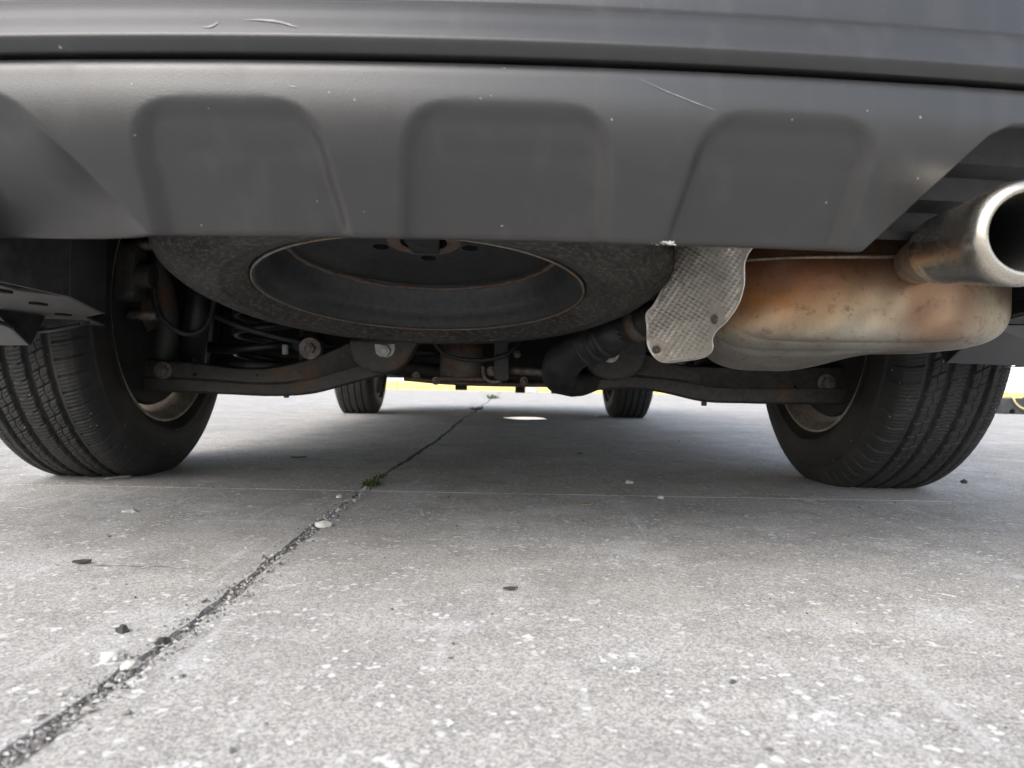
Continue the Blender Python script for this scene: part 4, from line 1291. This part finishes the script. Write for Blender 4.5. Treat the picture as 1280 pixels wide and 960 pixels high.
# ================================================================== BACKGROUND
kb = empty('kerb', None, (0, KERB_Y, 0)); tag(kb, 'yellow painted concrete kerb far beyond the front wheels', 'kerb')
def kerb_piece(x0, x1, mat, lab=None):
    prof = [(0, -.05), (0, .13), (.012, .152), (.03, .16), (.16, .16), (.16, -.05)]
    poly = [Vector((x0 + .004, y, z)) for y, z in prof]
    o = link('kerb_stone', prism('kerb_stone', poly, (1, 0, 0), x1 - x0 - .008), mat, kb); bev(o, .005)
    if lab: o['label'] = lab
px_w = lambda px: (px - 640) / F_PX * KERB_Y
cuts = [-16, -13, -10, -7, -4.5, -2.2, px_w(657), px_w(672), 2.6, 5, 7.5, 10, 13, 16]
for a, b in zip(cuts, cuts[1:]): kerb_piece(a, b, 'stone_pale' if abs(a - px_w(657)) < 1e-6 else 'yellow', 'short bare kerb piece' if abs(a - px_w(657)) < 1e-6 else None)
# apron of pale concrete before the kerb
tag(link('kerb_apron', pm('kerb_apron', [(-17, KERB_Y - .9, .004), (17, KERB_Y - .9, .004), (17, KERB_Y - .002, .004), (-17, KERB_Y - .002, .004)], [(0, 1, 2, 3)], False), 'apron'), kind='structure') if False else None
tag(link('pavement', box_mesh('pavement', (0, KERB_Y + 1.68, .05), (33, 3.04, .20)), 'concrete'), kind='structure')
bld = empty('building', None, (0, KERB_Y + 3.2, 0)); tag(bld, 'pale stucco building wall far behind the kerb', 'building')
WY = .25
wins = [(-11.5, -9.5), (-7.5, -5.5), (-1, 1.2), (6.2, 8.2), (10.2, 12.2)]
segs = []; x = -16.5
V, Fc = [], []
bm = bmesh.new()
def bb(c, s): bmesh.ops.create_cube(bm, size=1, matrix=Matrix.Translation(c) @ Matrix.Diagonal((*s, 1)))
for a, b in wins:
    bb(((x + a) / 2, WY, 2.0), (a - x, .3, 4.1)); bb(((a + b) / 2, WY, .45), (b - a, .3, 1.0)); bb(((a + b) / 2, WY, 3.25), (b - a, .3, 1.6)); x = b
bb(((x + 16.5) / 2, WY, 2.0), (16.5 - x, .3, 4.1))
link('wall', bm_mesh('wall', bm), 'stucco', bld)
link('roof', box_mesh('roof', (0, WY + 1.5, 4.15), (33.4, 3.6, .2)), 'stucco', bld)
for a, b in wins:
    w = link('window', box_mesh('window', ((a + b) / 2, WY + .05, 1.7), (b - a - .004, .03, 1.496)), 'glass', bld)
    bev(link('window_frame', box_mesh('window_frame', ((a + b) / 2, WY + .02, 1.7), (.05, .05, 1.49)), 'whiteplastic', w), .005)

# black rubber wheel stop with a yellow cord over it, right of the car
ws_a = pg(1252, 517.5)
ws = empty('wheel_stop', None, (ws_a.x, ws_a.y, 0), (0, 0, 0)); tag(ws, 'black rubber wheel stop on the concrete right of the car', 'wheel stop')
prof = []
poly = [(0, .0), (.07, .0), (.072, .025), (.085, .042), (.105, .042), (.118, .025), (.12, 0), (1.5, 0), (1.5, .10), (1.46, .135), (.05, .135), (.0, .10)]
o = link('stop_block', prism('stop_block', [Vector((x, 0, z)) for x, z in poly], (0, 1, 0), .15), 'blackrubber', ws); bev(o, .01, 2)
for k in range(3):
    bev(link('stop_ridge', box_mesh('stop_ridge', (.35 + .45 * k, .075, .137), (.18, .10, .012)), 'blackrubber', ws), .003)
bx, by = ws_a.x, ws_a.y
tag(link('cord', tube('cord', [(bx + .03, by + .4, .012), (bx + .035, by + .17, .146), (bx + .06, by + .08, .148), (bx + .085, by - .005, .140), (bx + .10, by - .02, .10), (bx + .14, by - .03, .06), (bx + .22, by - .05, .03), (bx + .4, by - .08, .011), (bx + .9, by - .1, .010), (bx + 1.6, by + .1, .010), (bx + 2.4, by - .3, .010)], .007, 10), 'cord'), 'yellow cord draped over the black rubber wheel stop', 'cord')

# puddle of condensate
pc = pg(655, 523.5)
pts = []
for k in range(48):
    a = 2 * PI * k / 48; r = 1 + .22 * math.sin(2 * a + 1) + .1 * math.sin(5 * a)
    ex = math.cos(a); pts.append((pc.x + .115 * ex, pc.y + (.13 if ex > -.2 else .13 - .10 * (-ex - .2) / .8) * math.sin(a) * (1 + .10 * math.sin(2 * a + .6)), .0035))
V = pts + [(pc.x + (x - pc.x) * 1.05, pc.y + (y - pc.y) * 1.05, .0002) for x, y, z in pts]
tag(link('puddle', pm('puddle', V, [tuple(range(48))] + [(k, (k + 1) % 48, 48 + (k + 1) % 48, 48 + k) for k in range(48)], False), 'water'), 'small bright puddle on the concrete between the front wheels', 'puddle')

# ================================================================== GRAVEL, WEEDS, LITTER
def pebble_verts(c, s, rnd):
    q = np.array([(1, 0, 0), (-1, 0, 0), (0, 1, 0), (0, -1, 0), (0, 0, 1), (0, 0, -1)], float) * rnd.uniform(.6, 1.25, (6, 1)) + rnd.normal(0, .18, (6, 3))
    a = rnd.uniform(0, 6.28); R = np.array([[math.cos(a), -math.sin(a), 0], [math.sin(a), math.cos(a), 0], [0, 0, 1]])
    return (q * np.array([1, rnd.uniform(.55, 1), rnd.uniform(.4, .75)]) * s) @ R.T + np.array(c)
OCT = [(0, 2, 4), (2, 1, 4), (1, 3, 4), (3, 0, 4), (2, 0, 5), (1, 2, 5), (3, 1, 5), (0, 3, 5)]
V, Fc = [], []
for k in range(5200):
    y = .28 + 3.6 * rng.random() ** 1.7
    near = max(0, 1 - abs(y - .62) / .35)
    x = jx(y) + rng.normal(.001, .0052 + .004 * near)
    if y > 1.35 and rng.random() < .6: continue
    s = min(.0042, .0007 + rng.exponential(.0008)) * (1.0 if y < 1 else 1.4)
    dx = abs(x - jx(y)); z = -.0022 - .008 * (y > 1.4) + .002 * min(1, dx / .012) + s * .35 + (.001 if dx > .012 else 0)
    b = len(V); V += pebble_verts((x, y, z), s, rng).tolist(); Fc += [(b + i, b + j, b + l) for i, j, l in OCT]
tag(link('joint_gravel', pm('joint_gravel', V, Fc, False), 'gravel'), 'loose gravel and grit lying in the long concrete joint', 'gravel', kind='stuff')
V, Fc = [], []
for k in range(900):
    y = .34 + 5 * rng.random() ** 2; x = rng.uniform(-.75, .8) * y
    s = .0005 + rng.exponential(.0007); s = min(s, .0035)
    b = len(V); V += pebble_verts((x, y, s * .35), s, rng).tolist(); Fc += [(b + i, b + j, b + l) for i, j, l in OCT]
tag(link('loose_grit', pm('loose_grit', V, Fc, False), 'gravel'), 'fine grit scattered over the concrete behind the car', 'grit', kind='stuff')

def stone(px, py, sx, sy, sz, mat, label, name='pebble', seed=0, cat='stone', group=None):
    p = pg(px, py); d = p.y
    bm = bmesh.new(); bmesh.ops.create_icosphere(bm, subdivisions=3, radius=1)
    for v in bm.verts:
        n1 = mnoise.noise(v.co * 1.3 + Vector((seed * 3.1, 0, 0))); n2 = mnoise.noise(v.co * 3.7 + Vector((0, seed, 0)))
        v.co *= 1 + .35 * n1 + .18 * n2
        v.co = Vector((v.co.x * sx, v.co.y * sy, max(-.3, v.co.z) * sz))
    o = link(name, bm_mesh(name, bm, True), mat, None, (p.x, p.y, sz * .28), (0, 0, seed)); auto(o, 25)
    return tag(o, label, cat, group)
stone(153, 790, .0042, .005, .0044, 'stone_dark', 'small round dark stone on the concrete left of the joint', seed=1)
stone(140, 823, .0085, .008, .0048, 'stone_pale', 'flat whitish stone beside the near end of the joint', seed=2)
stone(163, 834, .006, .006, .0035, 'stone_pale', 'small pale stone lying in the near end of the joint', seed=3)
stone(202, 803, .0055, .004, .0028, 'stone_dark', 'dark angular stone in the gravel of the joint', seed=4)
stone(404, 658, .0075, .011, .006, 'stone_pale', 'tan stone wedged in the joint below the weeds', seed=5)
stone(424, 622, .0045, .005, .004, 'stone_pale', 'tiny pale stone by the crossing of the two joints', seed=6)
stone(162, 640, .010, .009, .0035, 'stone_pale', 'flat white stone chip near the left rear tyre', seed=7)
stone(787, 604, .008, .009, .005, 'stone_pale', 'pale stone chip under the car, right of the middle', seed=8)
stone(1205, 604, .006, .006, .007, 'stone_dark', 'small dark stone right of the right rear tyre', seed=9)
stone(826, 623, .005, .006, .004, 'stone_pale', 'small pale stone right of the pale curled leaf', seed=10)
def leafy(px, py, L, W, rot, mat, label, curl=.3):
    p = pg(px, py); P = []
    for i in range(9):
        t = i / 8; w = W * math.sin(PI * (.06 + .9 * t)) ** .8 * (1 + .15 * math.sin(i * 5))
        P.append([((t - .5) * L, s * w, .0012 + curl * W * s * s + .15 * L * abs(t - .4) ** 2) for s in (-1, -.5, 0, .5, 1)])
    o = link('fallen_leaf', grid_mesh('fallen_leaf', P), mat, None, (p.x, p.y, .0006), (0, 0, rot)); solid(o, .0005)
    return tag(o, label, 'leaf')
leafy(734, 633, .020, .008, .3, 'dryleaf', 'pale curled dry leaf on the concrete under the car')
leafy(638, 738, .014, .0035, .1, 'brownleaf', 'small dark brown leaf on the concrete in the foreground')
leafy(373, 573, .036, .008, .1, 'brownleaf', 'dark dry leaf under the car, left of the joint')
leafy(102, 705, .018, .006, .2, 'brownleaf', 'dark crumpled leaf scrap by the hairline crack on the left')
leafy(725, 568, .022, .006, .6, 'brownleaf', 'small brown leaf under the car, right of the joint')
tw = pg(147, 599)
tag(link('twig', tube('twig', [(tw.x - .012, tw.y - .02, .003), (tw.x, tw.y, .004), (tw.x + .014, tw.y + .022, .003)], .0022, 6, 3), 'twig'), 'short pale twig against the left rear tyre', 'twig')
def weed(px, py, n, L, spread, label, name='weed'):
    p = pg(px, py); p.x = jx(p.y)
    root = empty(name, None, p); V, Fc = [], []
    for k in range(n):
        a = random.uniform(0, 2 * PI); el = random.uniform(.3, 1.25); l = L * random.uniform(.5, 1.1); w = l * .16
        ox, oy = random.gauss(0, spread * .35), random.gauss(0, spread)
        d = Vector((math.cos(a) * math.cos(el), math.sin(a) * math.cos(el), math.sin(el))); s = Vector((-math.sin(a), math.cos(a), 0))
        o0 = Vector((ox, oy, -.002)); b = len(V)
        for t, ww in ((0, .35), (.45, 1), (.8, .7), (1, .05)):
            c = o0 + d * l * t + Vector((0, 0, -.25 * l * t * t)); V += [tuple(c - s * w * ww), tuple(c + s * w * ww)]
        for q in range(3): Fc.append((b + 2 * q, b + 2 * q + 1, b + 2 * q + 3, b + 2 * q + 2))
    link('leaves', pm('leaves', V, Fc), 'leaf', root)
    bm = bmesh.new(); bmesh.ops.create_icosphere(bm, subdivisions=3, radius=1)
    for v in bm.verts: v.co *= 1 + .5 * mnoise.noise(v.co * 3); v.co = Vector((v.co.x * spread * .6, v.co.y * spread * 1.7, v.co.z * .004))
    link('moss_cushion', bm_mesh('moss_cushion', bm, True), 'moss', root, (0, 0, -.004))
    return tag(root, label, 'weed', 'weeds in the long joint')
weed(470, 607, 120, .019, .016, 'bright green weed tuft at the crossing of the two joints')
weed(488, 598, 60, .012, .024, 'low dark mossy weed just beyond the bright green tuft')
weed(512, 580, 30, .008, .020, 'flat dark moss in the joint under the middle of the car')
weed(603, 512, 60, .035, .07, 'dark weeds in the joint near the front wheels')
weed(618, 498, 70, .07, .12, 'far weed tuft at the end of the joint near the kerb')
